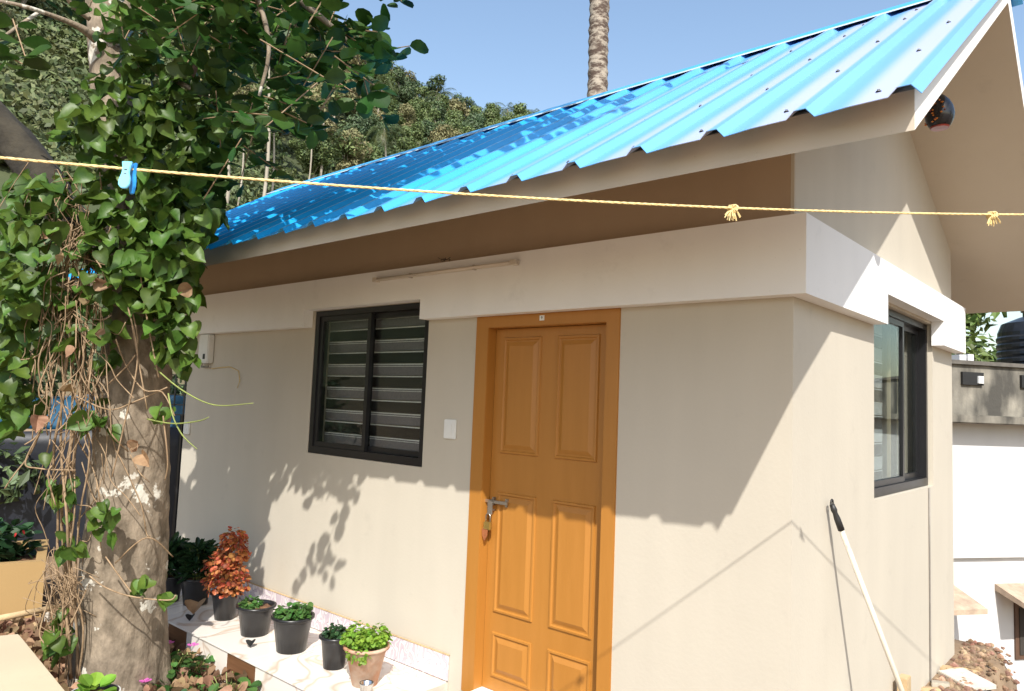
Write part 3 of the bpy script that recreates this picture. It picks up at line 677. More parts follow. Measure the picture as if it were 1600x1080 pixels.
# crown above the picture, shading the left of the roof
for e in cb_ends:
    for _ in range(150):
        c = e + Vector((random.gauss(0, .48), random.gauss(0, .42), random.gauss(0, .2)))
        if px_of(c)[1] > -20 and px_of(c)[0] > 300: continue
        dr = Vector((random.gauss(0, 1), random.gauss(0, 1), random.gauss(-.3, .3))).normalized()
        for k_ in range(5):
            add_leaf(rm, oval, orient(c - TO + dr * .07 * k_, Vector((0, 0, 1)) + rv(.4), 0, random.uniform(.9, 1.4), Vector((dr.y, -dr.x, 0)) * (1 if k_ % 2 else -1) + dr * .5))
rm.build('foliage', M['oval'], tree, kind='stuff')

# climbing vine
vine = empty('creeper_vine', at(140, 1060, 4.1), label='heart-leaved creeper smothering the old tree with dry hanging stems', cat='vine')
VO = Vector(vine.location)
blobs = [  # px, py, depth, rx, ry, rdepth, n
    (200, 60, 4.1, 55, 70, .2, 45), (215, 170, 4.05, 85, 90, .22, 90), (150, 190, 4.05, 65, 55, .2, 40), (260, 230, 4.05, 80, 100, .25, 100), (330, 170, 4.1, 70, 90, .3, 80),
    (200, 300, 4.0, 90, 70, .2, 80), (270, 350, 3.98, 60, 90, .2, 90), (235, 410, 3.95, 70, 80, .15, 70), (262, 480, 3.95, 50, 65, .15, 55), (276, 552, 3.95, 32, 32, .1, 20),
    (160, 400, 3.95, 45, 90, .15, 45), (60, 340, 4.1, 65, 60, .3, 70), (40, 430, 4.0, 70, 90, .3, 110), (60, 300, 4.2, 60, 40, .3, 40), (20, 560, 4.1, 50, 80, .3, 70), (90, 500, 4.1, 60, 60, .25, 45), (35, 640, 4.15, 45, 50, .25, 40),
    (272, 420, 4.25, 48, 90, .25, 110), (300, 300, 4.35, 60, 90, .25, 90),
    (395, 60, 4.2, 60, 70, .3, 50), (300, 80, 4.1, 80, 80, .3, 70), (150, 530, 4.0, 40, 60, .15, 22),
    (105, 775, 3.95, 28, 35, .1, 13), (165, 810, 3.9, 28, 35, .06, 12), (105, 850, 3.95, 22, 40, .08, 7), (95, 990, 4.0, 22, 40, .1, 16), (85, 760, 3.95, 15, 15, .1, 3), (222, 920, 3.93, 28, 18, .05, 6), (262, 930, 3.93, 12, 8, .02, 2), (245, 640, 3.95, 30, 12, .04, 3), (80, 710, 3.95, 6, 6, .03, 1), (150, 650, 4, 30, 50, .1, 8)]
VL = []
for bx, by, bd, rx, ry, rd, n in blobs:
    for _ in range(int(n * (1.15 if by < 700 else 1.25))):
        while True:
            a, b, c = (random.uniform(-1, 1) for _ in range(3))
            if a * a + b * b + c * c < 1: break
        p = at(bx + a * rx, by + b * ry, bd + c * rd)
        nr = (-fwd * .6 + Vector((.35, -.2, .5)) + rv(.62)).normalized()
        VL.append((p, nr, random.gauss(0, .45), random.choice((.45, .65, .85, 1.0, 1.1, 1.25)) * random.uniform(.85, 1.1) if by < 700 else random.uniform(.55, .95), random.randrange(4)))
random.shuffle(VL); VL.sort(key=lambda v: px_of(v[0])[2] - .25 * v[3] - (.6 if px_of(v[0])[1] > 620 else 0))
vis = [v for v in VL if -5 < px_of(v[0])[0] and px_of(v[0])[1] > -5]; hid = [v for v in VL if not (-5 < px_of(v[0])[0] and px_of(v[0])[1] > -5)]
for p, nr, rl, sz, k_ in vis[:300]:
    o = bpy.data.objects.new('leaf', hearts[k_][0]); col.objects.link(o); o.parent = vine; o.matrix_local = orient(p - VO, nr, rl, sz)
rm = MB()
for p, nr, rl, sz, k_ in vis[300:] + hid: add_leaf(rm, hearts[k_][1:], orient(p - VO, nr, rl, sz))
o = rm.build('leaf_mass', M['vine'], vine, smooth=True, kind='stuff')
# woody stems climbing the trunk and dry tangle
def vtube(m, pts, r, n=5, sub=4, jit=0):
    P_ = smooth_path([at(*p) - VO + (rv(jit) if jit else Vector()) for p in pts], sub); m.tube(P_, r if not isinstance(r, list) else lerp_r(r, sub), n)
sm = MB()
for i in range(8):
    x = random.uniform(95, 140); pts = [(x + random.gauss(0, 6), 1060, 4.05)]
    for y in range(980, 300, -90): x += random.gauss(0, 9) + (6 if y < 800 else 0); pts.append((x, y, 4.0 + random.gauss(0, .04)))
    vtube(sm, pts, .004 + random.random() * .004, 5)
sm.build('stem', M['twig'], vine, smooth=True, kind='stuff')
dm = MB()
for i in range(100):
    cx, cy = random.gauss(115, 32), random.gauss(520, 95); dd = 3.98 + random.gauss(0, .08); a = random.uniform(-.9, .9)
    pts = [(cx, cy, dd)]; hx = math.sin(a) * 26; hy = 34
    for k_ in range(random.randint(2, 5)):
        cx += hx + random.gauss(0, 10); cy += hy + random.gauss(0, 14); hx *= .8; hx += random.gauss(0, 6); pts.append((cx, cy, dd + random.gauss(0, .03)))
    vtube(dm, pts, .0022 + .0022 * random.random(), 4, 4)
for i in range(85):
    cx, cy = random.gauss(118, 22), random.gauss(400, 60); vtube(dm, [(cx + random.gauss(0, 22), cy + random.gauss(0, 30), 3.97 + random.gauss(0, .06)) for _ in range(3)], .0024, 4, 4)
for i in range(60):
    cx, cy = random.gauss(95, 16), random.gauss(925, 30); vtube(dm, [(cx + random.gauss(0, 15), cy + random.gauss(0, 22), 3.97 + random.gauss(0, .06)) for _ in range(3)], .0022, 4, 4)
for pts in ([(170, 600, 3.95), (215, 545, 3.93), (200, 470, 3.95), (230, 640, 3.9)], [(0, 560, 4), (60, 555, 3.95), (100, 480, 3.93), (110, 440, 3.95)], [(75, 655, 3.95), (40, 720, 3.93), (60, 732, 3.93), (118, 735, 3.95)],
            [(120, 620, 3.95), (170, 640, 3.9), (210, 628, 3.9), (262, 605, 3.92)], [(140, 900, 3.93), (165, 918, 3.88), (205, 932, 3.88), (262, 938, 3.9), (275, 930, 3.9)], [(200, 480, 3.9), (215, 560, 3.9), (195, 660, 3.88), (175, 745, 3.9)],
            [(165, 870, 3.9), (190, 905, 3.88), (205, 925, 3.88)], [(75, 940, 3.95), (62, 990, 3.95), (75, 1010, 3.95)], [(215, 380, 3.9), (225, 470, 3.88), (248, 590, 3.87)], [(255, 650, 3.85), (262, 720, 3.86), (258, 750, 3.9)], [(270, 870, 4.1), (230, 840, 3.95), (180, 880, 3.95)]):
    vtube(dm, pts, .0042, 6, 6)
dm.build('dry_stem', M['twig'], vine, smooth=True, kind='stuff')
for pts in ([(242, 575, 3.9), (285, 610, 3.8), (335, 633, 3.7), (396, 630, 3.6)], [(230, 655, 3.9), (270, 662, 3.8), (310, 658, 3.7), (326, 652, 3.65)], [(263, 615, 3.9), (270, 650, 3.85), (285, 680, 3.75), (308, 702, 3.7)]):
    m = MB(); vtube(m, pts, [.0045, .004, .0035, .002], 6, 6); m.build('tendril', M['stem'], vine, smooth=True)
dl = MB()
for (x, y) in [(140, 470), (85, 360), (150, 440), (118, 545), (215, 690), (222, 710), (240, 465), (300, 105), (200, 30), (150, 520), (110, 600), (205, 700), (100, 400), (300, 450), (60, 650)]:
    add_leaf(dl, hearts[2][1:], orient(at(x, y, 3.86) - VO, -fwd + rv(.7), random.gauss(0, 1.2), random.uniform(.5, .9)))
dl.build('dead_leaf', M['dry'], vine, kind='stuff')

# ------------------------------------------------------------------ pots on the ledge
def pot(mb, r0_, r1_, h, lip=.012, n=24):
    mb.lathe([(.001, 0), (r0_, 0), (r0_ + (r1_ - r0_) * .85, h * .84), (r1_ * .985, h * .86), (r1_ * .985, h * .90), (r1_ + lip * .2, h * .91), (r1_ + lip, h * .93), (r1_ + lip, h), (r1_ - .004, h), (r1_ - .010, h * .9), (r0_ + .3 * (r1_ - r0_), h * .4), (.001, h * .4)], n=n)
def soil(mb, r, z, n=20):
    vs = [(0, 0, z + .01)]; 
    for k_ in (.5, 1):
        for i in range(n): a = 2 * math.pi * i / n; vs.append((r * k_ * math.cos(a), r * k_ * math.sin(a), z + random.uniform(-.005, .008) * (2 - k_)))
    fs = [(0, 1 + i, 1 + (i + 1) % n) for i in range(n)] + [(1 + i, 1 + n + i, 1 + n + (i + 1) % n, 1 + (i + 1) % n) for i in range(n)]
    mb.add(vs, fs)
def potted(x, y, r0_, r1_, h, label, pm, fol, fm, shape=None, z=0):
    t = empty('potted_plant', (x, y, z), label=label, cat='potted plant', group='potted plants along the tiled ledge')
    m = MB(); pot(m, r0_, r1_, h); m.build('pot', pm, t, smooth=True)
    m = MB(); soil(m, r1_ - .012, h * .88); m.build('soil', M['soil'], t)
    st = MB(); lf = MB(); fol(st, lf, r1_, h)
    st.build('stem', M['stem'] if fm is not M['copper'] else M['twig'], t, kind='stuff'); lf.build('foliage', fm, t, kind='stuff')
    return t
def bush(lumps, n, ls, shape=None, droop=0, up_=.7):
    sh_ = shape or ovalsmall
    def f(st, lf, r, h):
        for (cx, cy, cz, rx, ry, rz, wgt) in lumps:
            for i in range(int(n * wgt)):
                while True:
                    a, b, c = (random.uniform(-1, 1) for _ in range(3))
                    if .25 < a * a + b * b + c * c < 1: break
                p = Vector((cx + a * rx, cy + b * ry, h + cz + c * rz)); nr = (Vector((a, b, c + up_)) + rv(.5)).normalized()
                add_leaf(lf, sh_, orient(p, nr, random.gauss(0, .6), ls * random.uniform(.6, 1.25), Vector((a, b, -.4 + c * .3))))
            for i in range(5 + int(6 * wgt)):
                a = random.uniform(0, 6.28); q = Vector((cx + rx * .6 * math.cos(a), cy + ry * .6 * math.sin(a), h + cz + random.uniform(-.2, .7) * rz))
                st.tube([(q.x * .15, q.y * .15, h * .86), (q.x * .6, q.y * .6, h + (q.z - h) * .5), q], .0022, 4)
    return f
def spiky(n, ln, ht, wd=.22):
    sh_ = oval_shape(1, wd)
    def f(st, lf, r, h):
        for i in range(n):
            a = random.uniform(0, 6.28); zz = h + random.uniform(0, 1) ** .8 * ht; rr = r * random.uniform(.0, .75); c = Vector((rr * math.cos(a), rr * math.sin(a), zz))
            d = Vector((math.cos(a), math.sin(a), random.uniform(.1, 1.1))).normalized(); add_leaf(lf, sh_, orient(c, Vector((0, 0, 1)) + rv(.4), 0, ln * random.uniform(.7, 1.2), d))
        for i in range(12): a = random.uniform(0, 6.28); st.tube([(.2 * r * math.cos(a), .2 * r * math.sin(a), h * .86), (.6 * r * math.cos(a), .6 * r * math.sin(a), h + ht)], .003, 4)
    return f
potted(-4.34, -.32, .085, .115, .20, 'tall dark green plant in black pot at shaded left end of the ledge', M['potblack'], spiky(330, .10, .22), M['darkplant'])
potted(-4.55, -.44, .085, .115, .20, 'dark leafy plant in black pot half hidden behind the tree trunk', M['potblack'], spiky(330, .11, .22), M['darkplant'])
potted(-3.86, -.34, .068, .098, .19, 'copper-red bushy plant in small black pot', M['potblack'],
       bush([(0, 0, .06, .17, .15, .09, 1.2), (-.05, -.02, .18, .13, .12, .08, .8), (.03, .02, .27, .11, .11, .10, 1), (.05, 0, .38, .08, .08, .07, .6), (-.09, 0, .25, .05, .05, .05, .25), (-.12, 0, .10, .05, .06, .06, .3), (.10, 0, .16, .06, .06, .05, .3)], 260, .034), M['copper'])
potted(-3.42, -.36, .088, .118, .19, 'low green seedling beside bare soil in wide black pot', M['potblack'], bush([(-.035, -.02, .0, .06, .06, .045, 1)], 130, .032), M['herb'])
potted(-2.985, -.36, .090, .122, .215, 'low clump of green herb in the largest black pot on the ledge', M['potblack'], bush([(-.04, -.01, .005, .08, .07, .04, 1), (.06, .01, .03, .06, .06, .05, .8)], 190, .036), M['herb'])
potted(-2.565, -.34, .062, .084, .185, 'small dark green cutting in narrow black pot beside the terracotta pot', M['potblack'], bush([(0, 0, .015, .07, .07, .045, 1)], 190, .026), M['darkplant'])
M['terracotta'] = mat('stained_terracotta', (.42, .17, .075), .85, .2, 6, base2=(.60, .50, .40), bump=.25, bscale=40, detail=7)
potted(-2.235, -.37, .070, .118, .215, 'bright green mint spilling over a stained terracotta pot', M['terracotta'],
       bush([(-.04, -.03, .03, .10, .09, .05, 1), (.07, .02, .06, .06, .06, .06, .7), (-.10, .02, .04, .06, .06, .06, .6), (.04, -.09, -.02, .07, .04, .04, .5), (.03, .04, .04, .09, .07, .04, .7)], 230, .026), M['mint'])
cup = empty('steel_cup', tuple(on(572, 1085, 1, -.60)), label='shiny steel tumbler standing in front of the terracotta pot', cat='cup')
cup.location = on(573, 1067, 2, .087); cup.location.z = 0.0015
M['chrome'] = mat('polished_steel', (.6, .58, .55), .15, .1, 10, metal=1)
MB().lathe([(.001, 0), (.030, 0), (.036, .085), (.038, .087), (.0345, .084), (.028, .004), (.001, .004)], n=24).build('cup_body', M['chrome'], cup, smooth=True)
MB().lathe([(.0365,.083),(.0385,.084),(.0385,.088),(.036,.088)], n=24).build('rim', M['chrome'], cup, smooth=True)
for i, (x, y, s_, lb_) in enumerate([(-4.02, -.49, 1.0, 'curled tan dry leaf lying on the ledge between the black pots'), (-3.93, -.56, .45, 'small dark scrap of leaf near the ledge edge'), (-3.18, -.53, .42, 'tiny crumpled dark leaf on the ledge before the wide black pot')]):
    m = MB(); add_leaf(m, oval_shape(.13, .7, .5), orient(Vector((x, y, .02 * s_)), Vector((.2, -.3, 1)), .3, s_, Vector((-1, .5, -.05)))); tag(m.build('fallen_leaf', M['dry'] if i == 0 else M['rubber']), lb_, 'leaf', 'fallen leaves on the ledge')

# ------------------------------------------------------------------ planting bed at lower left
def litter(name, n, region, label):
    m = MB(); sh_ = oval_shape(1, .6, .75)
    for _ in range(n):
        x, y = region(); z = height(x, y) + abs(random.gauss(0, .035)); add_leaf(m, sh_, orient(Vector((x, y, z + .02)), Vector((0, 0, 1)) + rv(.6), 0, random.uniform(.035, .085), rv(1)))
    return tag(m.build(name, M['dry']), label, None, kind='stuff')
litter('dry_leaf_litter', 2200, lambda: (random.uniform(-5.2, -1.9), random.uniform(-1.5, -.66)), 'dry brown leaf litter on the bed in front of the ledge')
litter('dry_leaf_litter', 160, lambda: (random.uniform(-7.2, -3.8), random.uniform(-2.6, -.9)), 'dry leaf litter behind the old tree')
def crumbs(n, region, label):
    m = MB()
    for _ in range(n):
        x, y = region(); z = height(x, y); q = random.uniform(.006, .028) * random.choice((1, 1, .6)); c = Vector((x, y, z + q * .3)); m.lathe([(.0005, -q * .7), (q * random.uniform(.7, 1.1), -q * .2), (q * random.uniform(.5, .9), q * .4), (.0005, q * random.uniform(.5, .9))], c, 5)
    return tag(m.build('loose_rubble', M['crumb']), label, None, kind='stuff')
M['crumb'] = mat('crumbled_earth', (.16, .08, .045), .95, .3, 9, base2=(.34, .24, .16), rnd=.4)
crumbs(2600, lambda: (random.uniform(.09, .95), random.uniform(1.2, 4.6)), 'loose reddish soil and rubble beside the side wall')
crumbs(900, lambda: (random.uniform(-5, -2), random.uniform(-1.6, -.66)), 'crumbs of earth among the dry leaves')
def periwinkle(px, py, label, flowers, n=130, hgt=.2, big=.055):
    c = on(px, py, 2, -.12); t = empty('periwinkle', (c.x, c.y, height(c.x, c.y)), label=label, cat='flowering plant', group='small plants in the bed before the ledge')
    st = MB(); lf = MB()
    for _ in range(n):
        a, rr = random.uniform(0, 6.28), random.uniform(0, .13); p = Vector((rr * math.cos(a), rr * math.sin(a), random.uniform(.03, hgt)))
        add_leaf(lf, ovalsmall, orient(p, Vector((math.cos(a) * .5, math.sin(a) * .5, 1)) + rv(.35), 0, big * random.uniform(.6, 1.1), Vector((math.cos(a), math.sin(a), .1))))
    for _ in range(9): a = random.uniform(0, 6.28); st.tube([(0, 0, 0), (.1 * math.cos(a), .1 * math.sin(a), hgt)], .003, 4)
    st.build('stem', M['stem'], t, kind='stuff'); lf.build('foliage', M['herb'], t, kind='stuff')
    for fx, fy, fz in flowers:
        m = MB()
        for k_ in range(5):
            a = k_ * 2 * math.pi / 5; m.add([(fx, fy, fz), (fx + .032 * math.cos(a - .5), fy + .032 * math.sin(a - .5), fz + .004), (fx + .036 * math.cos(a), fy + .036 * math.sin(a), fz + .007), (fx + .032 * math.cos(a + .5), fy + .032 * math.sin(a + .5), fz + .004)], [(0, 1, 2, 3)])
        m.build('flower', M['petal'], t)
    return t
periwinkle(262, 1050, 'leafy periwinkle with two pink flowers beside the tree trunk', [(.02, -.06, .24), (-.06, .02, .25)])
periwinkle(300, 1045, 'periwinkle with one pink flower nearest the ledge riser', [(.03, -.02, .25)], 90, .17)
periwinkle(255, 1078, 'low green bedding plant with one pink flower at the foot of the tree', [(-.06, -.08, .16)], 110, .12)
periwinkle(358, 1078, 'bright green sapling with broad shiny leaves among the dry litter', [], 34, .16, .085)
periwinkle(300, 1078, 'round tuft of small pale green leaves in the litter', [], 260, .09, .03)
# white-rimmed bowl pot at the bottom edge
c = at(146, 1095, 3.6)
bw = empty('bowl_planter', (c.x, c.y, c.z - .12), label='wide dark bowl planter with pale rim and young green leaves at the bottom edge', cat='planter')
m = MB(); pot(m, .085, .11, .16, .008); m.build('bowl', M['potblack'], bw, smooth=True)
m = MB(); m.lathe([(.1175, .150), (.1195, .150), (.1195, .1605), (.113, .1605)], n=24); m.build('rim', M['plastic'], bw, smooth=True)
m = MB(); soil(m, .10, .135); m.build('soil', M['soil'], bw)
m = MB()
for _ in range(16): a = random.uniform(0, 6.28); add_leaf(m, ovalsmall, orient(Vector((.03 * math.cos(a), .03 * math.sin(a), .15 + random.random() * .04)), Vector((0, 0, 1)) + rv(.3), 0, .08, Vector((math.cos(a), math.sin(a), .3))))
m.build('foliage', M['mint'], bw, kind='stuff')
MB().box((c.x - .12, c.y - .12, -.3), (c.x + .12, c.y + .12, c.z - .121)).build('concrete_block', M['grout'], label='concrete block under the bowl planter', cat='block')
# beige slab (top of a low wall) bottom left
M['slabc'] = wall_mat('tan_wall_paint', (.38, .25, .11)); M['slabtop'] = wall_mat('cream_wall_top', (.56, .47, .33))
p = [on(-140, 1006, 2, .12), on(30, 990, 2, .12), on(108, 1085, 2, .12), on(190, 1200, 2, .12), on(-200, 1300, 2, .12)]
lw = MB().prism([(q.x, q.y) for q in p], -.4, .12, 2).build('low_wall', M['slabtop'], bevel=.008); tag(lw, 'cream topped low wall corner at the bottom left of the photo', 'low wall')
# tan box planter further left
a = on(64, 962, 2, -.2); 
pb = empty('box_planter', (a.x, a.y, -.22), R(72), label='square tan plastered planter box with a shrub behind the creeper', cat='planter')
bxm = MB(); s_ = .95; hh_ = .44
bxm.box((-s_, 0, 0), (0, .07, hh_)); bxm.box((-s_, s_ - .07, 0), (0, s_, hh_)); bxm.box((-s_, .07, 0), (-s_ + .07, s_ - .07, hh_)); bxm.box((-.07, .07, 0), (0, s_ - .07, hh_)); bxm.build('planter_box', M['slabc'], pb)
MB().box((-s_ + .07, .07, .0), (-.07, s_ - .07, hh_ - .06)).build('soil', M['soil'], pb)
m = MB()
for _ in range(500): a_ = random.uniform(0, 6.28); rr = random.uniform(0, .4); add_leaf(m, ovalsmall, orient(Vector((-.5 + rr * math.cos(a_), .45 + rr * math.sin(a_), hh_ + random.uniform(-.08, .22))), Vector((0, 0, 1)) + rv(.5), 0, .10 * random.uniform(.6, 1.2), rv(1)))
m.build('foliage', M['darkplant'], pb, kind='stuff')
m = MB()
for _ in range(3): m_c = Vector((-.25 + random.gauss(0, .05), .2 + random.gauss(0, .05), hh_ + .16 + random.random() * .1)); add_leaf(m, ovalsmall, orient(m_c, rv(1), 0, .04, rv(1)))
m.build('flower', mat('red_petal', (.35, .02, .02), .5, .1, 10), pb, kind='stuff')
s1, s2 = on(-30, 972, 2, -.02), on(92, 948, 2, -.02)
o = MB().tube([s1, s2], .022, 10).build('bamboo_pole', M['litterw'], smooth=True); tag(o, 'pale bamboo pole lying on the ground behind the low wall', 'pole')
tri = MB()
for i in range(2): 
    q = s1.lerp(s2, .15 + .7 * i); tri.tube([(q.x, q.y, -.3), (q.x, q.y, -.035)], .018, 6)
o = tri.build('stone_prop', M['grout']); tag(o, 'two short stubs holding up the bamboo pole', 'prop')

# navy tarpaulin screen and blue tarp behind the tree
def tarp(name, pts, z0, z1, mt, label, amp=.06):
    m = MB(); P_ = smooth_path([(x, y, 0) for x, y in pts], 14); rows = 9; n = len(P_); vs = []
    for r in range(rows):
        t = r / (rows - 1)
        for i, p in enumerate(P_): f = amp * noise.noise(Vector((i * .22, t * 2.2, 3))) + amp * .5 * noise.noise(Vector((i * .7, t * 4, 9))); vs.append((p.x + f, p.y + f, z0 + (z1 - z0) * t + (.05 * math.sin(i * .35) if r == rows - 1 else 0)))
    fs = [(r * n + i, r * n + i + 1, (r + 1) * n + i + 1, (r + 1) * n + i) for r in range(rows - 1) for i in range(n - 1)]
    m.add(vs, fs); o = m.build(name, mt, smooth=True); md = o.modifiers.new('t', 'SOLIDIFY'); md.thickness = .004; return tag(o, label, 'tarpaulin')
tarp('tarpaulin', [(-11, -5.5), (-9.4, -3.0), (-8.2, -1), (-7.2, .6), (-6.4, 2.2), (-5.6, 3.6)], -.3, 1.15, M['navy'], 'dark navy tarpaulin screen hanging behind the tree')
tarp('tarpaulin', [(-9.0, -1.6), (-8.0, -.4), (-7.1, 1.0), (-6.3, 2.4)], 1.12, 1.52, M['bluetarp'], 'bright blue strip of tarpaulin above the navy screen', .12)
for i, (x, y) in enumerate([(-9.3, -2.9), (-8.1, -.9), (-6.4, 2.25)]):
    o = MB().tube([(x - .1, y + .1, -.4), (x - .1, y + .1, 1.7)], .035, 8).build('screen_post', M['bark2'], smooth=True); tag(o, ['leftmost bare wooden post holding the navy tarpaulin', 'middle wooden post behind the tree holding the navy tarpaulin', 'wooden post at the house corner holding the navy tarpaulin'][i], 'post', 'posts of the tarpaulin screen')
# black grille behind the left corner
gr = empty('metal_grille', (-6.2, .35, 1.35), R(38), label='black criss-cross metal grille at the far left corner of the house', cat='grille')
m = MB()
for i in range(7): m.box((-.3 + i * .1, -.006, 0), (-.288 + i * .1, .006, .6))
m.build('bar', M['frame_black'], gr); m = MB()
for i in range(7): m.box((-.3, .006, i * .1), (.312, .016, i * .1 + .012))
m.build('cross_bar', M['frame_black'], gr)
o = MB().tube([(-6.2, .35, -.3), (-6.2, .35, 1.35)], .02, 8).build('grille_post', M['frame_black']); tag(o, 'thin black post carrying the criss-cross grille', 'post')

# ------------------------------------------------------------------ clothesline
ra, rb = Vector((-.652, -2.670, 2.058)), Vector((1.584, .403, 2.340))
mid_sag = .059
def rope_pt(t): t = -.12 + 1.42 * t; p = ra.lerp(rb, t); p.z -= mid_sag * 4 * t * (1 - t); return p
rope = empty('clothesline', tuple(rope_pt(.5)), label='pale yellow rope clothesline strung across in front of the house', cat='clothesline'); RO = Vector(rope.location)
strand = MB(); N = 560
for s_ in range(3):
    pts = []
    for i in range(N + 1):
        t = i / N; p = rope_pt(t) - RO; a = i * 1.05 + s_ * 2.094; pts.append(p + Vector((0, math.cos(a), math.sin(a))) * .0014)
    strand.tube(pts, .0020, 5)
strand.build('rope', M['rope'], rope, smooth=True)
def t_at(px):
    lo, hi = 0, 1
    for _ in range(40):
        md_ = (lo + hi) / 2
        if px_of(rope_pt(md_))[0] < px: lo = md_
        else: hi = md_
    return lo
for px, s_ in ((1145, 1.0), (1550, 1.0)):
    c = rope_pt(t_at(px)) - RO; m = MB()
    for k_ in range(3):
        pts = [c + Vector((math.cos(a) * .007 + (k_ - 1) * .005, math.sin(a) * .007 * math.cos(a), math.sin(a) * .009 - .003)) for a in [i * .7 for i in range(10)]]; m.tube(pts, .0036, 6)
    for k_ in range(16):
        a = random.uniform(-.9, .9); e = c + Vector((math.sin(a) * .03 * .75, random.gauss(0, .006) + math.sin(a) * .02, -.036 * math.cos(a) * random.uniform(.7, 1)))
        m.tube([c + Vector((0, 0, -.004)), (c + e) / 2 + Vector((math.sin(a) * .004, 0, 0)), e], .0017, 4)
    m.build('knot', M['rope'], rope)
# peg
c = rope_pt(t_at(201)); peg = empty('clothes_peg', tuple(c), label='pale blue plastic clothes peg clipped on the rope before the tree', cat='clothes peg')
def pegleg(off, mt, tilt, lo):
    prof_ = [(-.011, .013), (.011, .013), (.0085, .002), (.0075, -.012), (.0115, -.026), (.0110, -.038), (.005, lo), (-.005, lo), (-.0125, -.038), (-.0125, -.026), (-.0085, -.012), (-.0085, .002)]
    m = MB(); m.prism(prof_, off - .003, off + .003, 1); o = m.build('peg_leg', mt, peg, bevel=.0012)
    o.matrix_local = Matrix.Rotation(YAW, 4, 'Z') @ Matrix.Rotation(tilt, 4, 'X'); return o
pegleg(-.007, M['peg'], -.10, -.046)
o = pegleg(.007, M['peg2'], .22, -.052); o.matrix_local = Matrix.Translation(rt * .004) @ o.matrix_local
m = MB()
for z in (-.004, -.013): m.tube([Matrix.Rotation(YAW, 3, 'Z') @ Vector((x, -.0115, z)) for x in (-.003, .003)], .0010, 5)
m.build('spring', M['metal'], peg)

# hanging lantern ornament under the gable
lp = on(1468, 176, 0, .45)
lan = empty('hanging_ornament', tuple(lp), label='glossy black egg-shaped ornament with orange cut-outs hanging under the gable eave', cat='ornament')
M['lacq'] = mat('black_lacquer', (.012, .012, .015), .18, .2, 10); M['amber'] = mat('amber_inlay', (.55, .18, .03), .25, .3, 30); M['redin'] = mat('red_inlay', (.22, .03, .02), .3, .3, 30)
MB().lathe([(.001, -.072), (.030, -.072), (.045, -.060), (.056, -.035), (.060, -.008), (.055, .022), (.042, .050), (.024, .072), (.012, .084), (.001, .088)], n=28).build('body', M['lacq'], lan, smooth=True)
m = MB(); m2 = MB()
for i in range(40):
    a = random.uniform(2.6, 5.4); z = random.uniform(-.055, .055); r = .0605 * math.sqrt(max(.05, 1 - ((z + .006) / .095) ** 2)) + .0005
    c = Vector((r * math.cos(a), r * math.sin(a), z)); (m if i % 3 else m2).lathe([(.001, -.004), (random.uniform(.004, .008), 0), (.001, .004)], c, 6)
m.build('inlay', M['amber'], lan); m2.build('inlay', M['redin'], lan)
MB().lathe([(.001, -.075), (.036, -.074), (.040, -.068), (.030, -.066)], n=20).build('base_ring', M['redin'], lan)
zc = under(lp.y) - lp.z
MB().tube([(0, 0, .085), (0, 0, zc)], .0018, 5).build('cord', M['rubber'], lan)

# mop / squeegee handle leaning on the side wall
mt_, mb_ = Vector((.038, .402, 1.205)), None
foot = on(1407, 1080, 0, .27); dv = (foot - mt_); ft = mt_ + dv * ((mt_.z + .05) / (mt_.z - foot.z))
mop = empty('mop', tuple(ft), label='mop with cream pole and black grip leaning on the side wall', cat='mop'); MO = Vector(mop.location)
g1 = mt_.lerp(ft, .085)
MB().tube([g1 - MO, ft - MO + Vector((0, 0, .03))], .0115, 12).build('pole', M['pole'], mop, smooth=True)
MB().tube([mt_ - MO, mt_.lerp(ft, .02) - MO, mt_.lerp(ft, .03) - MO, mt_.lerp(ft, .05) - MO, mt_.lerp(ft, .09) - MO], [.011, .014, .011, .0145, .015], 12).build('grip', M['rubber'], mop, smooth=True)
lp_ = [mt_ - MO + Vector((0, .0, 0)) + (Vector((0, -.016 * math.cos(a), .016 * math.sin(a) + .006))) for a in [i * math.pi / 4 for i in range(9)]]
MB().tube(lp_, .004, 6).build('hook', M['rubber'], mop, smooth=True)
MB().box((-.05, -.16, -.0), (.05, .16, .035)).build('mop_head', M['plastic'], mop, bevel=.008)
q = on(1338, 1082, 0, .10)
bk = MB().box((-.05, -.05, 0), (.05, .05, .30)); bk = bk.build('white_bucket', M['plastic'], bevel=.01); bk.location = (q.x + .02, q.y, -.055); bk.rotation_euler = (0, 0, .4); tag(bk, 'white plastic container standing at the foot of the side wall', 'container')
q = on(1403, 1075, 0, .06); o = MB().box((-.025, -.05, 0), (.025, .05, .24)).build('timber_offcut', M['litterw'], bevel=.003); o.location = (q.x + .03, q.y, -.055); tag(o, 'small yellow timber offcut leaning at the base of the side wall', 'timber')

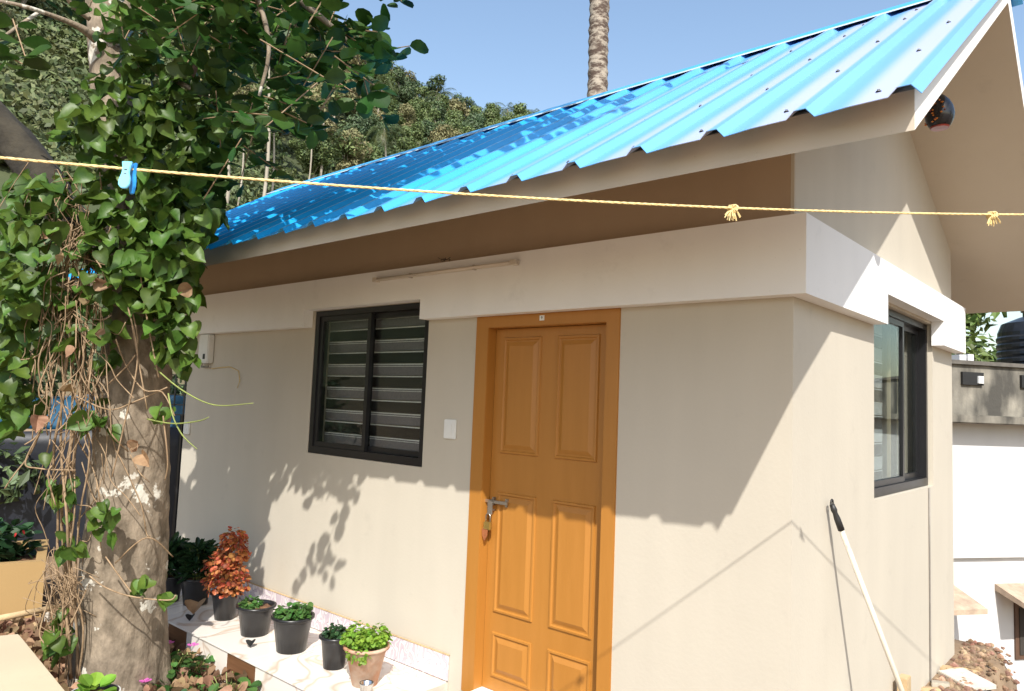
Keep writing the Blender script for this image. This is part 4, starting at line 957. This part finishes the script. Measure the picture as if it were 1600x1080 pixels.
# rubble at the right bottom
for i, (px, py, s_, rz) in enumerate([(1478, 1043, (.20, .04, .02), .5), (1510, 1062, (.10, .13, .03), .9), (1470, 1070, (.05, .05, .03), .2), (1497, 1052, (.04, .06, .03), 1.2), (1452, 1076, (.06, .03, .02), .4)]):
    q = on(px, py, 2, -.05); m = MB().box((-s_[0], -s_[1], 0), (s_[0], s_[1], s_[2])); o = m.build(['timber_batten', 'concrete_slab', 'rubble_stone', 'rubble_stone', 'rubble_stone'][i], [M['litterw'], M['grout'], M['bark2'], M['grout'], M['litterw']][i], bevel=.004)
    o.location = (q.x, q.y, height(q.x, q.y) - .005); o.rotation_euler = (random.uniform(-.15, .15), random.uniform(-.1, .1), rz)
    tag(o, ['short pale timber batten lying on the soil by the far corner', 'flat broken grey concrete slab on the soil by the house', 'pale rubble stone beside the broken slab', 'grey rubble stone between batten and slab', 'yellowish rubble piece nearest the side wall'][i], ['timber', 'slab', 'stone', 'stone', 'stone'][i])

# ------------------------------------------------------------------ neighbour building on the right
NB = at(1492, 652, 7.9); ang = R(54)
nb = empty('neighbour_building', (NB.x, NB.y, NB.z), ang, label='white neighbouring building with stained concrete parapet and ledge', cat='building')
M['nwhite'] = wall_mat('white_limewash', (.60, .60, .60), .05)
def stained():
    m = mat('stained_concrete', (.20, .185, .155), .95, .3, 3, base2=(.34, .31, .25), bump=.6, bscale=20, detail=8)
    n = m.node_tree.nodes; l = m.node_tree.links; p = n['Principled BSDF']; old = p.inputs['Base Color'].links[0].from_socket
    tc = n.new('ShaderNodeTexCoord'); mp = n.new('ShaderNodeMapping'); mp.inputs['Scale'].default_value = (2.2, 2.2, 1.0); l.new(tc.outputs['Object'], mp.inputs[0])
    t = n.new('ShaderNodeTexNoise'); t.inputs['Scale'].default_value = 1.4; t.inputs['Detail'].default_value = 8; l.new(mp.outputs[0], t.inputs['Vector'])
    mr = n.new('ShaderNodeMapRange'); mr.inputs[1].default_value = .42; mr.inputs[2].default_value = .6; l.new(t.outputs[0], mr.inputs[0])
    mx = n.new('ShaderNodeMix'); mx.data_type = 'RGBA'; l.new(mr.outputs[0], mx.inputs[0]); l.new(old, mx.inputs[6]); mx.inputs[7].default_value = (.07, .065, .055, 1); l.new(mx.outputs[2], p.inputs['Base Color']); return m
M['stain'] = stained()
MB().box((-3, 0, -4), (6, .2, -.06)).box((-3, .2, -4), (-2.8, 5, -.06)).build('wall', M['nwhite'], nb)
MB().box((-3.2, -.26, -.06), (6.2, 5, .03)).build('ledge', M['stain'], nb, bevel=.01)
MB().box((-3, -.02, .032), (6, .12, .58)).build('parapet', M['stain'], nb)
MB().box((-3.05, -.06, .582), (6.05, .16, .625)).build('coping', mat('dark_coping', (.11, .10, .085), .9, .3, 6), nb)
MB().box((-3, -.055, -1.50), (6, -.002, -1.38)).build('string_course', M['nwhite'], nb)
for x0_, w_ in ((-1.2, 1.16), (.50, 1.2)):
    aw = MB(); aw.prism([(-.42, -1.98), (-.002, -1.86), (-.002, -1.79), (-.42, -1.93)], x0_, x0_ + w_, 0); aw.build('awning', mat('weathered_awning', (.40, .30, .22), .9, .3, 8), nb)
wd = MB().box((.75, -.02, -2.6), (1.5, -.001, -2.0)).build('window', mat('brown_window_frame', (.10, .055, .035), .6, .2, 8), nb)
MB().box((.80, -.030, -2.55), (1.45, -.021, -2.05)).build('pane', M['dark'], wd)
for x in (.22, 1.02):
    d_ = MB().box((x - .16, -.05, .36), (x + .12, -.021, .50)).build('vent_recess', M['rubber'], nb); MB().box((x + .03, -.07, .38), (x + .10, -.051, .46)).build('pipe_end', M['plastic'], d_)
tank = empty('water_tank', tuple(at(1628, 580, 8.6)), label='black ribbed plastic water tank on the neighbouring roof', cat='water tank')
pr = [(.001, -.35), (.44, -.35)]
for i in range(9): z = -.35 + i * .085; pr += [(.44, z), (.455, z + .02), (.455, z + .055), (.44, z + .075)]
pr += [(.44, .45), (.40, .56), (.22, .64), (.18, .64), (.18, .70), (.001, .71)]
MB().lathe(pr, n=32).build('tank_body', M['potblack'], tank, smooth=False)
MB().lathe([(.001, .712), (.20, .712), (.20, .745), (.001, .752)], n=24).build('lid', M['potblack'], tank, smooth=False)
bl = MB().box((.05, -.02, .627), (.14, .1, .69)).box((.16, -.02, .627), (.24, .1, .70)).build('block', M['nwhite'], nb)

# ------------------------------------------------------------------ trees
def cluster_mesh(lumps, n, ls, tall=False):
    m = MB(); rn = random
    tot = sum(l[3] * l[4] for l in lumps)
    for (cx, cy, cz, r, rz) in lumps:
        for _ in range(int(n * r * rz / tot)):
            d = Vector((rn.gauss(0, 1), rn.gauss(0, 1), rn.gauss(0, 1))).normalized(); q = rn.uniform(.55, 1.06) * (1 + .3 * noise.noise(d * 2 + Vector((cx, cy, cz))))
            c = Vector((cx + d.x * r * q, cy + d.y * r * q, cz + d.z * rz * q)); nr = (d + rv(.55) + Vector((0, 0, .4))).normalized(); t = nr.orthogonal().normalized(); t = Matrix.Rotation(rn.uniform(0, 6.28), 3, nr) @ t; b = nr.cross(t); s = ls * rn.uniform(.6, 1.4)
            m.add([c - t * s, c + b * s * .45 + nr * s * .12, c + t * s, c - b * s * .45 + nr * s * .12], [(0, 1, 2, 3)])
    return m
M['t1'] = mat('forest_green', (.085, .125, .036), .6, .3, .25, base2=(.15, .20, .065), trans=.15, rnd=.4)
M['t2'] = mat('forest_olive', (.18, .175, .07), .65, .3, .25, base2=(.29, .265, .13), trans=.15, rnd=.4)
M['t3'] = mat('forest_dark', (.055, .095, .038), .6, .3, .25, base2=(.10, .145, .058), trans=.12, rnd=.4)
M['t4'] = mat('forest_bright', (.09, .14, .030), .6, .3, .25, base2=(.14, .19, .045), trans=.2, rnd=.4)
def broad(mt, seed, hgt=8, wid=3.2, n=5200, ls=.17, bare=.25):
    random.seed(seed); lumps = []
    for i in range(11):
        a = random.uniform(0, 6.28); rr = random.uniform(0, wid * .62); z = random.uniform(hgt * (bare + .12), hgt * .92); r = random.uniform(wid * .26, wid * .5) * (1.15 - .45 * (z / hgt)); lumps.append((rr * math.cos(a), rr * math.sin(a), z, r, r * .75))
    t = empty('forest_tree'); cl = cluster_mesh(lumps, n, ls); cl.build('crown', mt, t)
    m = MB(); m.tube([(0, 0, -1.5), (.1, 0, hgt * .3), (0, .1, hgt * .62)], [.2, .14, .06], 6)
    for l in lumps[:6]: m.tube([(0, 0, hgt * .3), (l[0] * .5, l[1] * .5, (l[2] + hgt * .3) / 2), l[:3]], [.09, .06, .02], 4)
    m.build('trunk', M['bark2'], t); return t
protos = [('t1', 11), ('t2', 12), ('t3', 13), ('t4', 14), ('t1', 15), ('t2', 16), ('t3', 17)]
PT = [broad(M[a], s_, hgt=random.uniform(7, 9)) for a, s_ in protos]
tl_ = {'t1': 'mid green broadleaf tree in the forest on the hillside', 't2': 'olive brown dry-season tree in the forest on the hillside', 't3': 'dark green dense tree in the forest on the hillside', 't4': 'bright yellow-green tree in the forest on the hillside'}
random.seed(99); used = [False] * len(PT); placed = []
cnt = 0; tries = 0
while cnt < 292 and tries < 9000:
    tries += 1
    phi = R(random.uniform(27, 83)); d = 42 + 80 * random.random() ** .8
    x = 1 - math.sin(phi) * d; y = -3 + math.cos(phi) * d
    if any((x - a) ** 2 + (y - b) ** 2 < (1.9 + d * .018) ** 2 for a, b in placed): continue
    placed.append((x, y)); k_ = random.choices(range(7), [3, 4, 2, .6, 3, 4, 2])[0]
    if phi < R(52) and k_ in (1, 5) and random.random() < .6: k_ = random.choice((0, 2, 4))
    t = PT[k_] if not used[k_] else copy_tree(PT[k_]); used[k_] = True
    s_ = random.uniform(.55, .95) * (.55 + d / 150); t.location = (x, y, height(x, y) - .4); t.rotation_euler = (0, 0, random.uniform(0, 6.28)); t.scale = (s_, s_, s_ * random.uniform(.9, 1.2))
    tag(t, tl_[protos[k_][0]], 'tree', tl_[protos[k_][0]].replace(' tree', ' trees')); cnt += 1
# under-storey, one mass
random.seed(5); um = MB()
for _i in range(6600):
    phi = R(random.uniform(25, 86)); d = 28 + 95 * random.random() ** .75
    if _i > 3400: phi = R(random.uniform(60, 92)); d = 24 + 40 * random.random()
    d = max(d, 30)
    x = 1 - math.sin(phi) * d; y = -3 + math.cos(phi) * d; q_ = .6 + d / 75; rr = random.uniform(.5, 1.3) * q_; o_ = Vector((x, y, height(x, y)))
    for _k in range(30):
        dd = rv(1).normalized(); dd.z = abs(dd.z); c = o_ + Vector((dd.x * rr, dd.y * rr, dd.z * rr * .8)) * random.uniform(.75, 1.1); nr = (dd + rv(.5)).normalized(); t = nr.orthogonal().normalized(); t = Matrix.Rotation(random.uniform(0, 6.28), 3, nr) @ t; b = nr.cross(t); s = random.uniform(.10, .22) * q_
        um.add([c - t * s, c + b * s * .5, c + t * s, c - b * s * .5], [(0, 1, 2, 3)])
M['bush'] = mat('bush_green', (.060, .095, .030), .65, .3, .25, base2=(.13, .15, .055), trans=.15, rnd=.45)
um.build('undergrowth', M['bush'], kind='stuff', label='green undergrowth covering the forested hillside')

# palms
M['frond'] = mat('palm_frond', (.055, .085, .022), .45, .3, 1, base2=(.10, .12, .035), trans=.2, rnd=.3)
M['frond_dry'] = mat('palm_frond_dry', (.20, .15, .07), .7, .3, 1, base2=(.30, .23, .12), trans=.15)
def ringbark():
    m = bpy.data.materials.new('palm_bark'); m.use_nodes = True; n = m.node_tree.nodes; l = m.node_tree.links; p = n['Principled BSDF']; p.inputs['Roughness'].default_value = .9
    tc = n.new('ShaderNodeTexCoord'); mp = n.new('ShaderNodeMapping'); mp.inputs['Scale'].default_value = (1.6, 1.6, 4.0); l.new(tc.outputs['Object'], mp.inputs[0])
    t = n.new('ShaderNodeTexNoise'); t.inputs['Scale'].default_value = 3.2; t.inputs['Detail'].default_value = 8; t.inputs['Roughness'].default_value = .7; l.new(mp.outputs[0], t.inputs['Vector'])
    cr = n.new('ShaderNodeValToRGB'); e = cr.color_ramp.elements; e[0].position = .44; e[0].color = (.075, .048, .034, 1); e[1].position = .56; e[1].color = (.36, .305, .24, 1); l.new(t.outputs[0], cr.inputs[0]); l.new(cr.outputs[0], p.inputs['Base Color'])
    b = n.new('ShaderNodeBump'); b.inputs['Strength'].default_value = .8; b.inputs['Distance'].default_value = .02; l.new(t.outputs[0], b.inputs['Height']); l.new(b.outputs[0], p.inputs['Normal']); return m
M['palmbark'] = ringbark()
def frond(m, az_, el_, ln, wl=.55, n=22):
    """arched rib with two rows of drooping leaflets"""
    d = Vector((math.cos(az_), math.sin(az_), 0)); pts = []; p = Vector((0, 0, 0)); e = el_
    for i in range(n + 1): pts.append(p.copy()); p += (d * math.cos(e) + Vector((0, 0, math.sin(e)))) * ln / n; e -= (.10 if i > n * .25 else .05) * (22 / n)
    m.tube(pts[::3] + [pts[-1]], [.03 * ln / 4 * (1 - .85 * i / (len(pts[::3]))) for i in range(len(pts[::3]) + 1)], 4, cap=False)
    sd = d.cross(Vector((0, 0, 1)))
    for i in range(3, n + 1):
        t = i / n; L = wl * ln * .42 * math.sin(math.pi * min(1, .15 + t * .86)) ** .6
        for sg in (-1, 1):
            for h_ in (0, .5):
                b = pts[i] if h_ == 0 else (pts[i] + pts[i - 1]) / 2
                ax = (pts[i] - pts[i - 1]).normalized(); tip = b + (sd * sg * .8 + ax * .5 + Vector((0, 0, -.45 - .3 * random.random()))).normalized() * L; wv = ax * .028 * ln / 3
                m.add([b - wv, b + wv, tip], [(0, 1, 2)])
def palm(name, hgt, r0_, r1_, nf, ln, label, group, lean=(0, 0), rings=True, split=True):
    t = empty(name, label=label, cat='palm tree', group=group); m = MB(); seg = int(hgt / .09) if rings and hgt < 14 else 12; pts = []; rs = []
    for i in range(seg + 1):
        s_ = i / seg; pts.append((lean[0] * s_ * s_, lean[1] * s_ * s_, s_ * hgt)); rr = r0_ + (r1_ - r0_) * s_ ** .7
        rs.append(rr * (1 + (.07 if i % 2 else -.04) + .05 * noise.noise(Vector((0, 0, i * .6)))) if rings else rr)
    m.tube(pts, rs, 16 if rings else 6, wob=.08 if rings else 0); m.build('trunk', M['palmbark'] if rings else M['bark2'], t, smooth=True)
    top = Vector(pts[-1])
    if split:
        for i in range(nf):
            f = MB(); frond(f, i * 2.4 + random.uniform(-.2, .2), random.uniform(-.5, 1.2), ln * random.uniform(.85, 1.1)); o = f.build('frond', M['frond'], t); o.location = top
    else:
        f = MB()
        for i in range(nf): frond(f, i * 2.4, random.uniform(-.6, 1.2), ln * random.uniform(.85, 1.1), n=14)
        o = f.build('crown', M['frond'], t); o.location = top
        f = MB()
        for i in range(5): frond(f, i * 1.3, random.uniform(-1.4, -.9), ln * .6, n=10)
        o = f.build('dead_frond', M['frond_dry'], t); o.location = top
    return t
random.seed(21)
np_ = at(922, 600, 11.2); pt = palm('coconut_palm', 13.0, .165, .150, 14, 3.6, 'tall ringed coconut palm trunk rising straight behind the blue roof', None, (-.1, 0)); pt.location = (np_.x, np_.y, height(np_.x, np_.y) - .3)
# match trunk position at the top edge of the roof
pr_ = [palm('coconut_palm', 9, .13, .09, 20, 3.4, '', None, l_, False, False) for l_ in ((.6, .3), (-.5, .6))]
first = [True, True]
for px, py, d, k_, lb_ in [(692, 150, 104, 0, 'coconut palm standing against the sky on the ridge'), (610, 205, 82, 1, 'yellowish coconut palm halfway up the hill above the roof'), (590, 130, 92, 0, 'coconut palm with dry hanging fronds below the overhanging leaves'), (420, 80, 70, 1, 'coconut palm seen through the tree leaves near the top left'), (800, 172, 115, 1, 'small coconut palm at the right end of the skyline'), (845, 180, 118, 0, 'coconut palm low on the skyline just above the roof'), (490, 130, 80, 0, 'coconut palm on the slope with a pale thin trunk'), (510, 60, 100, 1, 'coconut palm highest on the slope behind the leaves')]:
    t = pr_[k_] if first[k_] else copy_tree(pr_[k_]); first[k_] = False
    d = 118
    while d > 30:
        c = at(px, py, d); s_ = .45 + d / 190
        if c.z - height(c.x, c.y) > 8 * s_: break
        d -= 2
    t.location = (c.x, c.y, c.z - 9 * s_); t.scale = (s_,) * 3; t.rotation_euler = (0, 0, random.uniform(0, 6)); tag(t, lb_, 'palm tree', 'coconut palms on the hillside')
# slender pale trunks
for i, (px, py0_, py1_, d_, w_) in enumerate([(498, 300, 172, 48, 3.4), (480, 300, 178, 48, 2.2), (412, 340, 100, 44, 4.5), (348, 340, 215, 40, 5.0), (420, 330, 190, 42, 3.0), (372, 330, 150, 46, 2.5), (530, 300, 240, 60, 2.0)]):
    d = 60
    while d > 16:
        q_ = at(px, py0_, d)
        if q_.z > height(q_.x, q_.y) + .3: break
        d -= 1
    b = at(px - 12, py0_ + 60, d); tp_ = at(px + 8, py1_, d); gb = height(b.x, b.y); t = empty('slender_tree', tuple(b), label=['tallest pale bare trunk rising beyond the left of the roof', 'thinner pale trunk just left of the tallest pale trunk', 'pale grey trunk showing between the hanging leaves', 'white trunk glimpsed right beside the creeper', 'slim pale trunk next to the grey trunk', 'slim trunk behind the hanging leaf sprays', 'short thin trunk on the slope above the roof'][i], cat='tree', group='slender pale trunked trees on the slope')
    r = w_ * d / FPX / 2 * 1.2; L = tp_ - b
    MB().tube(smooth_path([(0, 0, min(-2, gb - b.z - .5)), (0, 0, 0), L * .5 + rt * .25, L], 5), lerp_r([r * 1.2, r * 1.1, r, r * .6], 5), 7).build('trunk', M['bark2'], t, smooth=True)
    k3 = d / 50; lum = [(L.x + random.gauss(0, .6) * k3, L.y + random.gauss(0, .6) * k3, L.z + random.uniform(-.3, 1.6) * k3, .9 * k3, .7 * k3) for _ in range(5)]
    cluster_mesh(lum, 500, .16 * k3).build('crown', M['t2'] if i % 2 else M['t1'], t)
# tree beyond neighbour
rt_ = broad(M['t4'], 33, 6.0, 2.6, 3600, .13, .3); c = at(1556, 560, 15); rt_.location = (c.x, c.y, c.z - 4.3); tag(rt_, 'leafy green tree beyond the neighbouring parapet beside the water tank', 'tree')
rt2 = broad(M['t1'], 34, 7.0, 3.2, 3000, .16, .2)
rt2.location = (9, 9, -1.6); tag(rt2, 'green tree standing past the right side of the yard', 'tree')
rt3 = copy_tree(rt2); rt3.location = (12, 3, -.3); tag(rt3, 'green tree at the far right of the yard, mirrored in the side window', 'tree')
# shrubs in the shade left behind the tree
sp = broad(M['t3'], 35, 2.2, 1.0, 2600, .06, 0)
for i, (x, y, s_, lb_) in enumerate([(-7.6, -2.4, 1.1, 'dark shrub at the far left edge behind the creeper'), (-8.6, -.6, 1.3, 'dark shrub rising behind the navy tarpaulin left of the trunk'), (-7.8, 1.6, 1.3, 'dark shrub behind the blue tarpaulin beside the trunk'), (-9.8, -4, 1.1, 'tall dark shrub beyond the left edge of the yard'), (-10.5, 1.5, 1.2, 'large dark shrub behind the left end of the house'), (-11.5, -1.6, 1.3, 'largest dark shrub behind the tarpaulin screen'),(-9.2, 3.6, 1.2, 'dark shrub above the far end of the tarpaulin')]):
    t = sp if i == 0 else copy_tree(sp); t.location = (x, y, height(x, y) - .1); t.scale = (s_,) * 3; t.rotation_euler = (0, 0, i * 1.3); t.name = 'shrub'; tag(t, lb_, 'shrub', 'dark shrubs around the tarpaulin')
